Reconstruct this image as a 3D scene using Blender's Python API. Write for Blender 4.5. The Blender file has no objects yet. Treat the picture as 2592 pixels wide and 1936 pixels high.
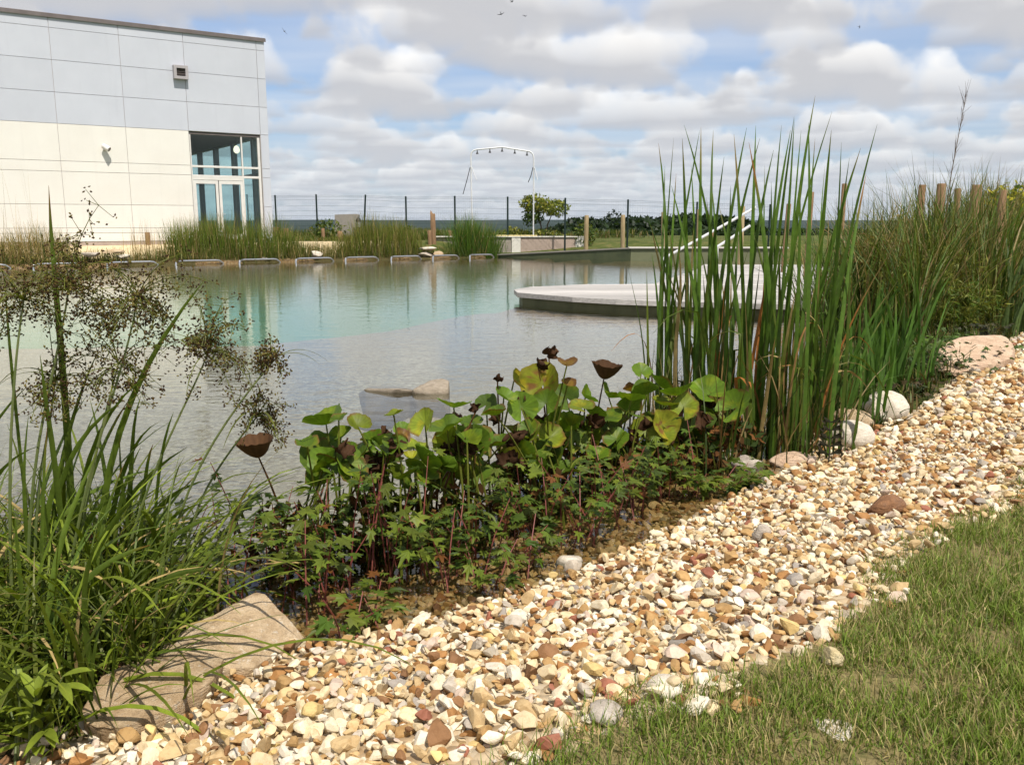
import bpy, math, random
import numpy as np
from mathutils import Vector, Matrix

# ------------------------------------------------------------------ scene, camera, sky, sun
SC = bpy.context.scene
COL = SC.collection
R = math.radians
random.seed(7)
RNG = np.random.default_rng(7)

EYE = 1.5                                  # camera height above the pond's water level
FPX, CXP, CYP = 2198.0, 1296.0, 968.0      # focal length and centre of the 2592 x 1936 frame, in pixels
PITCH = math.atan((968 - 562) / FPX)       # horizon lies at row 562

cam_d = bpy.data.cameras.new('camera')
cam_d.sensor_width = 36.0
cam_d.lens = FPX / 2592 * 36
cam_d.clip_start = 0.05
cam_d.clip_end = 30000
cam = bpy.data.objects.new('camera', cam_d)
cam.location = (0, 0, EYE)
cam.rotation_euler = (math.pi / 2 - PITCH, 0, 0)
COL.objects.link(cam)
SC.camera = cam

SUN_AZ = R(152)       # clockwise from +Y : behind the camera, a little to the right
SUN_EL = R(59)
sun_d = bpy.data.lights.new('sun', 'SUN')
sun_d.energy = 4.9
sun_d.angle = R(0.53)
sun_d.color = (1.0, 0.95, 0.875)
sun = bpy.data.objects.new('sun', sun_d)
sdir = Vector((math.sin(SUN_AZ) * math.cos(SUN_EL), math.cos(SUN_AZ) * math.cos(SUN_EL), math.sin(SUN_EL)))
sun.rotation_euler = sdir.to_track_quat('Z', 'Y').to_euler()
sun.location = sdir * 60
COL.objects.link(sun)

SC.view_settings.view_transform = 'Standard'
SC.view_settings.look = 'None'
SC.view_settings.exposure = 0.1
SC.view_settings.gamma = 1.0
SC.render.engine = 'CYCLES'
SC.cycles.use_denoising = True
SC.cycles.use_adaptive_sampling = True
SC.cycles.adaptive_threshold = 0.02
SC.cycles.max_bounces = 6
SC.cycles.diffuse_bounces = 2
SC.cycles.glossy_bounces = 3
SC.cycles.transmission_bounces = 6
SC.cycles.transparent_max_bounces = 12
SC.cycles.caustics_reflective = False
SC.cycles.caustics_refractive = False


class NT:
    """small helper for writing node trees"""
    def __init__(self, tree):
        self.t = tree
        self.n = tree.nodes
        self.l = tree.links

    def node(self, kind, **kw):
        nd = self.n.new(kind)
        for k, v in kw.items():
            setattr(nd, k, v)
        return nd

    def put(self, sock, v):
        if hasattr(v, 'is_linked') or isinstance(v, bpy.types.NodeSocket):
            self.l.new(v, sock)
        elif v is not None:
            sock.default_value = v

    def math(self, op, a, b=None, c=None, clamp=False):
        nd = self.node('ShaderNodeMath', operation=op, use_clamp=clamp)
        for i, v in enumerate((a, b, c)):
            if v is not None:
                self.put(nd.inputs[i], v)
        return nd.outputs[0]

    def vmath(self, op, a, b=None, scale=None):
        nd = self.node('ShaderNodeVectorMath', operation=op)
        self.put(nd.inputs[0], a)
        if b is not None:
            self.put(nd.inputs[1], b)
        if scale is not None:
            self.put(nd.inputs['Scale'], scale)
        return nd.outputs[0] if op not in ('DOT_PRODUCT', 'LENGTH') else nd.outputs['Value']

    def maprange(self, v, a, b, c, d, interp='LINEAR'):
        nd = self.node('ShaderNodeMapRange', interpolation_type=interp, clamp=True)
        for i, x in enumerate((v, a, b, c, d)):
            self.put(nd.inputs[i], x)
        return nd.outputs[0]

    def noise(self, vec, scale=5.0, detail=3.0, rough=0.5, distortion=0.0, dim='3D', w=None):
        nd = self.node('ShaderNodeTexNoise', noise_dimensions=dim)
        self.put(nd.inputs['Vector'], vec)
        nd.inputs['Scale'].default_value = scale
        nd.inputs['Detail'].default_value = detail
        nd.inputs['Roughness'].default_value = rough
        nd.inputs['Distortion'].default_value = distortion
        if w is not None:
            self.put(nd.inputs['W'], w)
        return nd.outputs['Fac']

    def mix(self, fac, a, b, blend='MIX'):
        nd = self.node('ShaderNodeMix', data_type='RGBA', blend_type=blend)
        self.put(nd.inputs[0], fac)
        self.put(nd.inputs[6], a)
        self.put(nd.inputs[7], b)
        return nd.outputs[2]

    def ramp(self, fac, stops, interp='LINEAR'):
        nd = self.node('ShaderNodeValToRGB')
        cr = nd.color_ramp
        cr.interpolation = interp
        while len(cr.elements) < len(stops):
            cr.elements.new(0.5)
        for e, (p, c) in zip(cr.elements, stops):
            e.position = p
            e.color = (*c, 1) if len(c) == 3 else c
        self.put(nd.inputs[0], fac)
        return nd.outputs[0]


# ---- sky: Nishita with a layer of fair-weather cumulus (flat grey bases, bright tops), marched through its thickness
world = bpy.data.worlds.new('World')
SC.world = world
world.use_nodes = True
world.cycles.sampling_method = 'NONE'      # even sky without a sun disc: found by the surfaces' own rays
W = NT(world.node_tree)
W.n.clear()
w_out = W.node('ShaderNodeOutputWorld')
w_bg = W.node('ShaderNodeBackground')
w_bg.inputs['Strength'].default_value = 0.1
sky = W.node('ShaderNodeTexSky', sky_type='NISHITA')
sky.sun_disc = False
sky.sun_elevation = SUN_EL
sky.sun_rotation = SUN_AZ
sky.altitude = 100
sky.air_density = 1.0
sky.dust_density = 1.6
sky.ozone_density = 2.0
tc = W.node('ShaderNodeTexCoord')
sep = W.node('ShaderNodeSeparateXYZ')
W.l.new(tc.outputs['Generated'], sep.inputs[0])
zc = W.math('MAXIMUM', sep.outputs[2], 0.0)
zz = W.math('ADD', zc, 0.022)
inv = W.math('DIVIDE', 1.0, zz)
flat = W.node('ShaderNodeCombineXYZ')
ca8, sa8 = math.cos(R(8)), math.sin(R(8))       # wind-turned
W.put(flat.inputs[0], W.math('MULTIPLY', W.math('SUBTRACT', W.math('MULTIPLY', sep.outputs[0], ca8), W.math('MULTIPLY', sep.outputs[1], sa8)), inv))
W.put(flat.inputs[1], W.math('MULTIPLY', W.math('ADD', W.math('MULTIPLY', sep.outputs[0], sa8), W.math('MULTIPLY', sep.outputs[1], ca8)), inv))
plan = flat.outputs[0]                       # where the view ray meets the cloud base, in units of its height
CLOUD_OFF = (77.2, 3.3, 0.0)
N_LAY = 12
THICK = 0.40
polar = W.node('ShaderNodeCombineXYZ')           # billows: finer noise by bearing and height in the sky
W.put(polar.inputs[0], W.math('ARCTAN2', sep.outputs[0], sep.outputs[1]))
W.put(polar.inputs[1], W.math('MULTIPLY', W.math('LOGARITHM', zz, math.e), 0.20))
fine = W.math('MULTIPLY', W.math('SUBTRACT', W.noise(polar.outputs[0], scale=20.0, detail=4.0, rough=0.6), 0.5), 0.10)
trans = 1.0
acc = None
LIT, BASE = (11.2, 10.9, 10.4), (3.8, 3.9, 4.35)      # x the background strength 0.1
wn = W.node('ShaderNodeTexWhiteNoise', noise_dimensions='3D')      # random start of the march, so that no layer edges show
W.put(wn.inputs['Vector'], W.vmath('SCALE', tc.outputs['Generated'], scale=7919.0))
for k in range(N_LAY):
    f = W.math('DIVIDE', W.math('ADD', wn.outputs['Value'], float(k)), float(N_LAY))
    hgt = W.math('ADD', W.math('MULTIPLY', f, THICK), 1.0)
    lift = W.node('ShaderNodeCombineXYZ')
    lift.inputs[0].default_value, lift.inputs[1].default_value = CLOUD_OFF[0], CLOUD_OFF[1]
    W.put(lift.inputs[2], W.math('MULTIPLY', f, 0.35))
    p = W.vmath('ADD', W.vmath('SCALE', plan, scale=hgt), lift.outputs[0])
    n = W.math('ADD', W.noise(p, scale=0.95, detail=3.5, rough=0.55), fine)
    thr = W.math('ADD', W.math('MULTIPLY', W.math('POWER', f, 1.5), 0.165), 0.50)
    a = W.maprange(W.math('SUBTRACT', n, thr), -0.004, 0.040, 0.0, 0.62, 'SMOOTHSTEP')
    shade = W.math('MULTIPLY_ADD', W.math('POWER', f, 0.6), 1.15, 0.02, clamp=True)
    colk = W.mix(shade, (*BASE, 1), (*LIT, 1))
    w_k = W.math('MULTIPLY', a, trans)
    v = W.vmath('SCALE', colk, scale=w_k)
    acc = v if acc is None else W.vmath('ADD', acc, v)
    trans = W.math('SUBTRACT', trans, w_k)
veil = W.noise(W.vmath('MULTIPLY', plan, (0.35, 0.9, 1.0)), scale=0.45, detail=4.0, rough=0.6)
skyc = W.mix(W.maprange(veil, 0.38, 0.66, 0.10, 0.72), W.vmath('MULTIPLY', sky.outputs[0], (0.95, 1.12, 1.36)), (7.6, 7.9, 8.4, 1))
total = W.vmath('ADD', acc, W.vmath('SCALE', skyc, scale=trans))
hazef = W.math('EXPONENT', W.math('MULTIPLY', zz, -11.0))
total = W.mix(W.math('MULTIPLY', hazef, 0.85), total, (5.4, 6.1, 7.0, 1))
W.l.new(total, w_bg.inputs['Color'])
W.l.new(w_bg.outputs[0], w_out.inputs[0])

# ------------------------------------------------------------------ helpers: naming, meshes, materials
def ray(px, py):
    a, b = (px - CXP) / FPX, (CYP - py) / FPX
    return a, math.cos(PITCH) + b * math.sin(PITCH), -math.sin(PITCH) + b * math.cos(PITCH)


def at_z(px, py, z=0.0):
    """point of the place measured from the photograph, on the level z"""
    r = ray(px, py)
    t = (z - EYE) / r[2]
    return Vector((r[0] * t, r[1] * t, z))


def at_d(px, py, d):
    """point measured from the photograph, d metres away (along +Y)"""
    r = ray(px, py)
    t = d / r[1]
    return Vector((r[0] * t, d, EYE + r[2] * t))


def tag(o, label=None, cat=None, group=None, kind=None):
    if label:
        o['label'] = label
    if cat:
        o['category'] = cat
    if group:
        o['group'] = group
    if kind:
        o['kind'] = kind
    return o


def empty(name, loc, label=None, cat=None, group=None, rz=0.0):
    o = bpy.data.objects.new(name, None)
    o.empty_display_size = 0.2
    o.location = loc
    o.rotation_euler = (0, 0, rz)
    COL.objects.link(o)
    return tag(o, label, cat, group)


def link(name, me, parent=None, mat=None):
    if mat is not None and not me.materials:
        me.materials.append(mat)
    o = bpy.data.objects.new(name, me)
    COL.objects.link(o)
    if parent is not None:
        o.parent = parent
        o.matrix_parent_inverse = Matrix.Identity(4)
    return o


def np_mesh(name, verts, faces, cols=None, smooth=True, mat=None):
    """faces: (n, k) int array, all of one size; cols: (nverts, 3)"""
    verts = np.ascontiguousarray(verts, dtype=np.float32)
    faces = np.ascontiguousarray(faces, dtype=np.int32)
    me = bpy.data.meshes.new(name)
    nf, k = faces.shape
    me.vertices.add(len(verts))
    me.vertices.foreach_set('co', verts.ravel())
    me.loops.add(nf * k)
    me.loops.foreach_set('vertex_index', faces.ravel())
    me.polygons.add(nf)
    me.polygons.foreach_set('loop_start', np.arange(0, nf * k, k, dtype=np.int32))
    me.polygons.foreach_set('loop_total', np.full(nf, k, dtype=np.int32))
    if cols is not None:
        at = me.color_attributes.new('Col', 'FLOAT_COLOR', 'POINT')
        c4 = np.ones((len(verts), 4), dtype=np.float32)
        c4[:, :3] = cols
        at.data.foreach_set('color', c4.ravel())
    me.update(calc_edges=True)
    me.validate()
    me.polygons.foreach_set('use_smooth', np.full(len(me.polygons), smooth, dtype=bool))
    if mat is not None:
        me.materials.append(mat)
    return me


class MB:
    """collects boxes, tubes and sheets; build() links them as one mesh object"""
    def __init__(self):
        self.v, self.f, self.c = [], [], []

    def add(self, vs, fs, col=None):
        o = len(self.v)
        self.v += [tuple(v) for v in vs]
        self.f += [tuple(i + o for i in f) for f in fs]
        self.c += [col or (1, 1, 1)] * len(vs)

    def box(self, c, s, M=None, col=None, taper=0.0, bev=0.0):
        x, y, z = s[0] / 2, s[1] / 2, s[2] / 2
        if bev > 0:
            b = min(bev, x * .9, y * .9, z * .9)
            vs, idx = [], {}
            for sx in (-1, 1):
                for sy in (-1, 1):
                    for sz in (-1, 1):
                        for a in range(3):
                            p = [sx * x, sy * y, sz * z]
                            for q in range(3):
                                if q != a:
                                    p[q] -= (sx, sy, sz)[q] * b
                            idx[(sx, sy, sz, a)] = len(vs)
                            vs.append(p)
            fs = []
            for a in range(3):
                o1, o2 = (a + 1) % 3, (a + 2) % 3
                for s_ in (-1, 1):
                    q = []
                    for u, w in ((-1, -1), (1, -1), (1, 1), (-1, 1)):
                        k = [0, 0, 0]
                        k[a], k[o1], k[o2] = s_, u, w
                        q.append(idx[(*k, a)])
                    fs.append(q if s_ > 0 else q[::-1])
                for u in (-1, 1):
                    for w in (-1, 1):
                        k0, k1 = [0, 0, 0], [0, 0, 0]
                        k0[a], k1[a] = -1, 1
                        k0[o1] = k1[o1] = u
                        k0[o2] = k1[o2] = w
                        q = [idx[(*k0, o1)], idx[(*k1, o1)], idx[(*k1, o2)], idx[(*k0, o2)]]
                        fs.append(q if u * w > 0 else q[::-1])
            for sx in (-1, 1):
                for sy in (-1, 1):
                    for sz in (-1, 1):
                        q = [idx[(sx, sy, sz, 0)], idx[(sx, sy, sz, 1)], idx[(sx, sy, sz, 2)]]
                        fs.append(q if sx * sy * sz > 0 else q[::-1])
        else:
            t = 1 - taper
            vs = [(-x, -y, -z), (x, -y, -z), (x, y, -z), (-x, y, -z), (-x * t, -y * t, z), (x * t, -y * t, z), (x * t, y * t, z), (-x * t, y * t, z)]
            fs = [(3, 2, 1, 0), (4, 5, 6, 7), (0, 1, 5, 4), (1, 2, 6, 5), (2, 3, 7, 6), (3, 0, 4, 7)]
        out = []
        for v in vs:
            v = Vector(v)
            if M is not None:
                v = M @ v
            out.append((v[0] + c[0], v[1] + c[1], v[2] + c[2]))
        self.add(out, fs, col)
        return self

    def tube(self, pts, r, n=8, cap=True, col=None):
        pts = [Vector(p) for p in pts]
        rs = r if isinstance(r, (list, tuple)) else [r] * len(pts)
        vs, fs = [], []
        prev = None
        for i, p in enumerate(pts):
            d = (pts[min(i + 1, len(pts) - 1)] - pts[max(i - 1, 0)]).normalized()
            if prev is None:
                u = d.orthogonal().normalized()
            else:
                u = (prev - d * prev.dot(d))
                u = u.normalized() if u.length > 1e-6 else d.orthogonal().normalized()
            prev = u
            w = d.cross(u)
            for k in range(n):
                a = 2 * math.pi * k / n
                vs.append(p + (u * math.cos(a) + w * math.sin(a)) * rs[i])
        for i in range(len(pts) - 1):
            for k in range(n):
                fs.append((i * n + k, i * n + (k + 1) % n, (i + 1) * n + (k + 1) % n, (i + 1) * n + k))
        if cap:
            fs.append(tuple(range(n))[::-1])
            fs.append(tuple((len(pts) - 1) * n + k for k in range(n)))
        self.add(vs, fs, col)
        return self

    def prism(self, outline, z0, z1, col=None):
        n = len(outline)
        vs = [(x, y, z0) for x, y in outline] + [(x, y, z1) for x, y in outline]
        fs = [tuple(range(n))[::-1], tuple(range(n, 2 * n))]
        fs += [(k, (k + 1) % n, n + (k + 1) % n, n + k) for k in range(n)]
        self.add(vs, fs, col)
        return self

    def mesh(self, name, mat=None, smooth=False, col=False):
        me = bpy.data.meshes.new(name)
        me.from_pydata(self.v, [], self.f)
        if col:
            a = me.color_attributes.new('Col', 'FLOAT_COLOR', 'POINT')
            a.data.foreach_set('color', np.array([(*c, 1) for c in self.c], dtype=np.float32).ravel())
        me.update()
        if smooth:
            me.polygons.foreach_set('use_smooth', np.ones(len(me.polygons), dtype=bool))
            try:
                me.set_sharp_from_angle(angle=R(40))
            except Exception:
                pass
        if mat is not None:
            me.materials.append(mat)
        return me

    def build(self, name, mat=None, parent=None, smooth=False, col=False):
        return link(name, self.mesh(name, mat, smooth, col), parent)


def material(name):
    m = bpy.data.materials.new(name)
    m.use_nodes = True
    t = NT(m.node_tree)
    t.n.clear()
    out = t.node('ShaderNodeOutputMaterial')
    return m, t, out


def bsdf(t, out, color, rough=0.6, metal=0.0, spec=0.5, normal=None, link_out=True):
    b = t.node('ShaderNodeBsdfPrincipled')
    t.put(b.inputs['Base Color'], color if not (isinstance(color, tuple) and len(color) == 3) else (*color, 1))
    t.put(b.inputs['Roughness'], rough)
    b.inputs['Metallic'].default_value = metal
    b.inputs['Specular IOR Level'].default_value = spec
    if normal is not None:
        t.put(b.inputs['Normal'], normal)
    if link_out:
        t.l.new(b.outputs[0], out.inputs['Surface'])
    return b


def bump(t, height, strength=0.3, dist=0.01):
    nd = t.node('ShaderNodeBump')
    nd.inputs['Strength'].default_value = strength
    nd.inputs['Distance'].default_value = dist
    t.put(nd.inputs['Height'], height)
    return nd.outputs[0]


def objco(t):
    return t.node('ShaderNodeTexCoord').outputs['Object']


def worldpos(t):
    return t.node('ShaderNodeNewGeometry').outputs['Position']


def objrand(t):
    return t.node('ShaderNodeObjectInfo').outputs['Random']


def mat_mottled(name, a, b, scale=8.0, rough=0.7, metal=0.0, spec=0.4, bstr=0.2, bdist=0.005, detail=5.0, c=None, space='obj', stretch=None, vary=0.0):
    """two or three tone mottled surface with a little relief"""
    m, t, out = material(name)
    co = objco(t) if space == 'obj' else worldpos(t)
    if stretch:
        co = t.vmath('MULTIPLY', co, stretch)
    n = t.noise(co, scale, detail, 0.6)
    stops = [(0.3, a), (0.7, b)] if c is None else [(0.25, a), (0.5, b), (0.75, c)]
    col = t.ramp(n, stops)
    if vary > 0:
        col = t.mix(1.0, col, t.ramp(objrand(t), [(0, (1 - vary,) * 3), (1, (1 + vary,) * 3)]), 'MULTIPLY')
    n2 = t.noise(co, scale * 4, 4, 0.6)
    bsdf(t, out, col, rough, metal, spec, bump(t, n2, bstr, bdist))
    return m


def mat_leaf(name, trans=0.33, rough=0.5, spec=0.28):
    """plant tissue: colour from the mesh, some light passing through"""
    m, t, out = material(name)
    at = t.node('ShaderNodeAttribute', attribute_name='Col')
    n = t.noise(objco(t), 22.0, 3, 0.6)
    col = t.mix(1.0, at.outputs['Color'], t.ramp(n, [(0.25, (0.58, 0.60, 0.50)), (0.75, (1.02, 1.04, 0.82))]), 'MULTIPLY')
    b = bsdf(t, out, col, rough, 0, spec, bump(t, n, 0.25, 0.004), link_out=False)
    tr = t.node('ShaderNodeBsdfTranslucent')
    t.put(tr.inputs['Color'], t.mix(1.0, col, (1.15, 1.25, 0.6, 1), 'MULTIPLY'))
    mx = t.node('ShaderNodeMixShader')
    mx.inputs[0].default_value = trans
    t.l.new(b.outputs[0], mx.inputs[1])
    t.l.new(tr.outputs[0], mx.inputs[2])
    t.l.new(mx.outputs[0], out.inputs['Surface'])
    return m


M_LEAF = mat_leaf('plant_tissue')
M_GRASS = mat_leaf('grass_tissue', 0.25, 0.55, 0.3)
M_DRY = mat_leaf('dry_tissue', 0.12, 0.8, 0.15)


# ---- signed distances in plan
def seg_dist(P, A, B):
    d = B - A
    t = np.clip(((P - A) @ d) / max(d @ d, 1e-9), 0, 1)
    return np.linalg.norm(P - (A + t[:, None] * d), axis=1)


def poly_dist(P, poly, closed=True):
    poly = np.asarray(poly, float)
    out = np.full(len(P), 1e9)
    n = len(poly)
    for i in range(n if closed else n - 1):
        out = np.minimum(out, seg_dist(P, poly[i], poly[(i + 1) % n]))
    return out


def inside(P, poly):
    poly = np.asarray(poly, float)
    x, y = P[:, 0], P[:, 1]
    r = np.zeros(len(P), bool)
    n = len(poly)
    for i in range(n):
        x0, y0 = poly[i]
        x1, y1 = poly[(i + 1) % n]
        c = ((y0 > y) != (y1 > y))
        with np.errstate(divide='ignore', invalid='ignore'):
            xi = (x1 - x0) * (y - y0) / (y1 - y0) + x0
        r ^= c & (x < xi)
    return r


def signed(P, poly):
    """positive inside"""
    d = poly_dist(P, poly)
    return np.where(inside(P, poly), d, -d)


def smooth01(x):
    x = np.clip(x, 0, 1)
    return x * x * (3 - 2 * x)


def vnoise(P, scale, seed=0, octaves=3):
    """value noise in plan, about -1..1"""
    out = np.zeros(len(P))
    amp, tot = 1.0, 0.0
    for o in range(octaves):
        q = P * scale * 2 ** o + seed * 17.3 + o * 5.1
        i = np.floor(q).astype(np.int64)
        f = q - i
        f = f * f * (3 - 2 * f)

        def h(a, b):
            k = (a * 374761393 + b * 668265263 + seed * 144665) & 0xffffffff
            k = ((k ^ (k >> 13)) * 1274126177) & 0xffffffff
            return ((k ^ (k >> 16)) & 0xffff) / 32767.5 - 1
        a = h(i[:, 0], i[:, 1]); b = h(i[:, 0] + 1, i[:, 1])
        c = h(i[:, 0], i[:, 1] + 1); d = h(i[:, 0] + 1, i[:, 1] + 1)
        out += amp * ((a * (1 - f[:, 0]) + b * f[:, 0]) * (1 - f[:, 1]) + (c * (1 - f[:, 0]) + d * f[:, 0]) * f[:, 1])
        tot += amp
        amp *= 0.5
    return out / tot


# ---- blades: many grass-like strips at once
def blades(base, az, h, lean, curl, w, segs=5, droop=0.0, col0=None, col1=None, tipc=None, tipstart=0.75, roll=None, vfold=0.0, taper=1.6, flare=0.35):
    """base (n,3), az heading of the bend, h length, lean start angle from vertical, curl extra angle at the tip.
    Returns verts, faces(quads), cols. Follows an arc, so the blade keeps its length."""
    n = len(base)
    az = np.broadcast_to(np.asarray(az, float), (n,)); h = np.broadcast_to(np.asarray(h, float), (n,))
    lean = np.broadcast_to(np.asarray(lean, float), (n,)); curl = np.broadcast_to(np.asarray(curl, float), (n,))
    w = np.broadcast_to(np.asarray(w, float), (n,))
    k = segs + 1
    ts = np.linspace(0, 1, k)
    ang = lean[:, None] + curl[:, None] * (ts ** 1.8)[None, :]
    step = (h / segs)[:, None]
    am = (ang[:, 1:] + ang[:, :-1]) / 2
    rr = np.concatenate([np.zeros((n, 1)), np.cumsum(np.sin(am) * step, 1)], 1)
    zz_ = np.concatenate([np.zeros((n, 1)), np.cumsum(np.cos(am) * step, 1)], 1)
    ca, sa = np.cos(az)[:, None], np.sin(az)[:, None]
    cx = base[:, 0:1] + rr * ca
    cy = base[:, 1:2] + rr * sa
    cz = base[:, 2:3] + zz_
    wid = w[:, None] * np.clip((flare + (1 - flare) * np.minimum(1, ts * 3)) * (1 - ts ** (taper * 1.6)), 0.03, 1)[None, :] * 0.5
    if roll is None:
        roll = RNG.uniform(-0.9, 0.9, n)
    roll = np.broadcast_to(np.asarray(roll, float), (n,))
    sx = -sa * np.cos(roll)[:, None] + ca * np.cos(ang) * np.sin(roll)[:, None]
    sy = ca * np.cos(roll)[:, None] + sa * np.cos(ang) * np.sin(roll)[:, None]
    sz = -np.sin(ang) * np.sin(roll)[:, None]
    rows = 2
    V = np.empty((n, k, rows, 3))
    V[:, :, 0, 0] = cx - sx * wid; V[:, :, 0, 1] = cy - sy * wid; V[:, :, 0, 2] = cz - sz * wid
    V[:, :, 1, 0] = cx + sx * wid; V[:, :, 1, 1] = cy + sy * wid; V[:, :, 1, 2] = cz + sz * wid
    idx = np.arange(n * k * 2).reshape(n, k, 2)
    F = np.stack([idx[:, :-1, 0], idx[:, :-1, 1], idx[:, 1:, 1], idx[:, 1:, 0]], -1).reshape(-1, 4)
    C = None
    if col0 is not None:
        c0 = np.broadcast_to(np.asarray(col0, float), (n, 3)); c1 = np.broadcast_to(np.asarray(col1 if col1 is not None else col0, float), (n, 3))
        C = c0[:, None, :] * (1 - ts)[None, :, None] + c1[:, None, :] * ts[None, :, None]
        if tipc is not None:
            tc_ = np.broadcast_to(np.asarray(tipc, float), (n, 3))
            m = smooth01((ts[None, :] - np.broadcast_to(np.asarray(tipstart, float), (n,))[:, None]) / 0.2)[..., None]
            C = C * (1 - m) + tc_[:, None, :] * m
        C = np.repeat(C[:, :, None, :], 2, 2).reshape(-1, 3)
    return V.reshape(-1, 3), F, C


def merge(parts):
    V, F, C, o = [], [], [], 0
    for v, f, c in parts:
        V.append(v); F.append(np.asarray(f) + o); C.append(c); o += len(v)
    return np.concatenate(V), np.concatenate(F), np.concatenate(C)


def ribbon(pts, widths, side, col, colt=None, fold=0.0):
    """one leaf along given points: three verts across, folded along the midrib"""
    pts = np.asarray(pts, float)
    k = len(pts)
    tang = np.gradient(pts, axis=0)
    tang /= np.linalg.norm(tang, axis=1)[:, None] + 1e-9
    side = np.asarray(side, float)
    if side.ndim == 1:
        side = np.repeat(side[None], k, 0)
    s = side - (side * tang).sum(1)[:, None] * tang
    s /= np.linalg.norm(s, axis=1)[:, None] + 1e-9
    nrm = np.cross(tang, s)
    w = np.asarray(widths, float)[:, None] / 2
    V = np.stack([pts - s * w + nrm * w * fold, pts, pts + s * w + nrm * w * fold], 1).reshape(-1, 3)
    i = np.arange(k - 1)[:, None] * 3
    F = np.concatenate([np.concatenate([i, i + 1, i + 4, i + 3], 1), np.concatenate([i + 1, i + 2, i + 5, i + 4], 1)])
    col = np.asarray(col, float)
    if col.ndim == 1:
        c1 = col if colt is None else np.asarray(colt, float)
        ts = np.linspace(0, 1, k)[:, None]
        col = col * (1 - ts) + c1 * ts
    return V, F, np.repeat(col, 3, 0)


def schlick(t, f0, normal=None):
    """reflectance of a clear surface, alike from both sides"""
    lw = t.node('ShaderNodeLayerWeight')
    lw.inputs['Blend'].default_value = 0.5
    if normal is not None:
        t.put(lw.inputs['Normal'], normal)
    return t.math('ADD', t.math('MULTIPLY', t.math('POWER', lw.outputs['Facing'], 5.0), 1 - f0), f0)

# ------------------------------------------------------------------ the setting: ground, pond, gravel bank, lawn, water
FAR_A, FAR_B = np.array((-24.0, 24.45)), np.array((-0.55, 38.0))       # far pond edge, parallel to the building
POND = [(-1.60, 2.02), (-1.24, 2.36), (-1.08, 2.60), (-0.80, 2.86), (-0.57, 2.94), (-0.25, 3.14), (0.17, 3.44), (0.64, 3.91),
        (1.35, 4.74), (1.86, 5.30), (2.25, 6.0), (2.75, 7.2), (3.35, 9.0), (4.2, 11.2), (5.6, 13.6), (7.4, 16.5), (9.6, 20.5),
        (11.2, 25.0), (11.5, 30.0), (10.5, 35.3), (4.75, 35.3), tuple(FAR_B), tuple(FAR_A), (-21.0, 15.0), (-13.0, 8.5),
        (-7.0, 5.2), (-3.6, 3.3), (-2.4, 2.45)]
DEEP = [(-19.0, 14.2), (-9.0, 12.6), (-3.8, 13.0), (-1.6, 15.2), (-0.3, 18.0), (1.5, 19.3), (5.0, 20.5), (7.6, 22.0), (10.0, 27.0), (10.2, 34.9),
        (4.7, 34.9), (-0.7, 37.4), (-23.0, 24.6)]
LAWN = [(-30, 1.0), (-3, 1.05), (-0.6, 1.55), (0.1, 1.91), (0.27, 2.05), (0.55, 2.19), (0.70, 2.36), (0.94, 2.50), (1.34, 2.91),
        (1.55, 3.20), (1.91, 3.56), (2.42, 3.93), (3.4, 5.0), (6.5, 8.0), (12, 12.6), (30, 22), (60, 20), (60, -40), (-60, -40), (-60, 1.0)]
PATH_L = [(2.25, 5.6), (2.97, 6.35), (4.45, 8.15), (6.4, 10.8), (9.5, 14.5), (14, 19), (60, 55)]    # pond-side edge of the gravel
VEG = PATH_L + [(60, 80), (12, 60), (10.5, 36), (11.6, 30), (11.2, 25), (9.6, 20.5), (7.4, 16.5), (5.6, 13.6), (4.2, 11.2), (3.35, 9.0), (2.75, 7.2), (2.25, 6.0)]
POND, DEEP, LAWN, VEG = (np.array(p, float) for p in (POND, DEEP, LAWN, VEG))


DECK_FRONT = np.array([(0.1, 16.9), (0.15, 16.4), (1.05, 15.1), (2.6, 14.6), (4.1, 14.2), (6.2, 14.0)])


def ground_z(P):
    P = np.asarray(P, float)
    x, y = P[:, 0], P[:, 1]
    s = signed(P, POND)
    o = np.maximum(-s, 0)
    near = 0.012 + 0.20 * smooth01(o / 1.25)
    fx = smooth01((x + 3.5) / 2.0)
    far = 0.10 + 0.58 * smooth01((o - 1.0 * fx) / (2.6 + 1.2 * fx))
    far = np.where(x > -1.2, far * smooth01((o - 0.35) / 0.6) - 0.5 * (1 - smooth01((o - 0.35) / 0.5)), far)
    fz = smooth01((y - 20) / 6)
    z = near * (1 - fz) + far * fz
    veg = signed(P, VEG)
    z += 0.45 * smooth01((veg - 0.7) / 1.2) * smooth01((y - 8.6) / 3.5) * (1 - smooth01((y - 24) / 8))
    z += vnoise(P, 0.9, 3) * 0.02 * smooth01(o / 0.6)
    z -= 22.0 * smooth01((y - 47) / 330.0)
    z += smooth01((y - 3200) / 3200) * (34 + 9 * vnoise(P, 0.0006, 5))
    z += 2.0 * vnoise(P, 0.006, 6) * smooth01((y - 120) / 400)
    sd = signed(P, DEEP)
    bed = -0.02 - 0.16 * smooth01(s / 0.9) - 0.20 * smooth01((s - 0.6) / 3.0) + vnoise(P, 1.1, 9) * 0.02 * smooth01(s / 0.5)
    bed = np.maximum(bed, np.where(True, -0.20 - 1.2 * ((x + 0.75) ** 2 + (y - 7.65) ** 2), 0))
    bed = bed - 1.6 * smooth01(sd / 6.0)
    dkd = poly_dist(P, DECK_FRONT, False)
    bed = np.where(s > 0, np.maximum(bed, -0.10 - 0.42 * dkd), bed)
    return np.where(s > 0, bed, z)


def gz(x, y):
    return float(ground_z(np.array([[x, y]]))[0])


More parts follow.
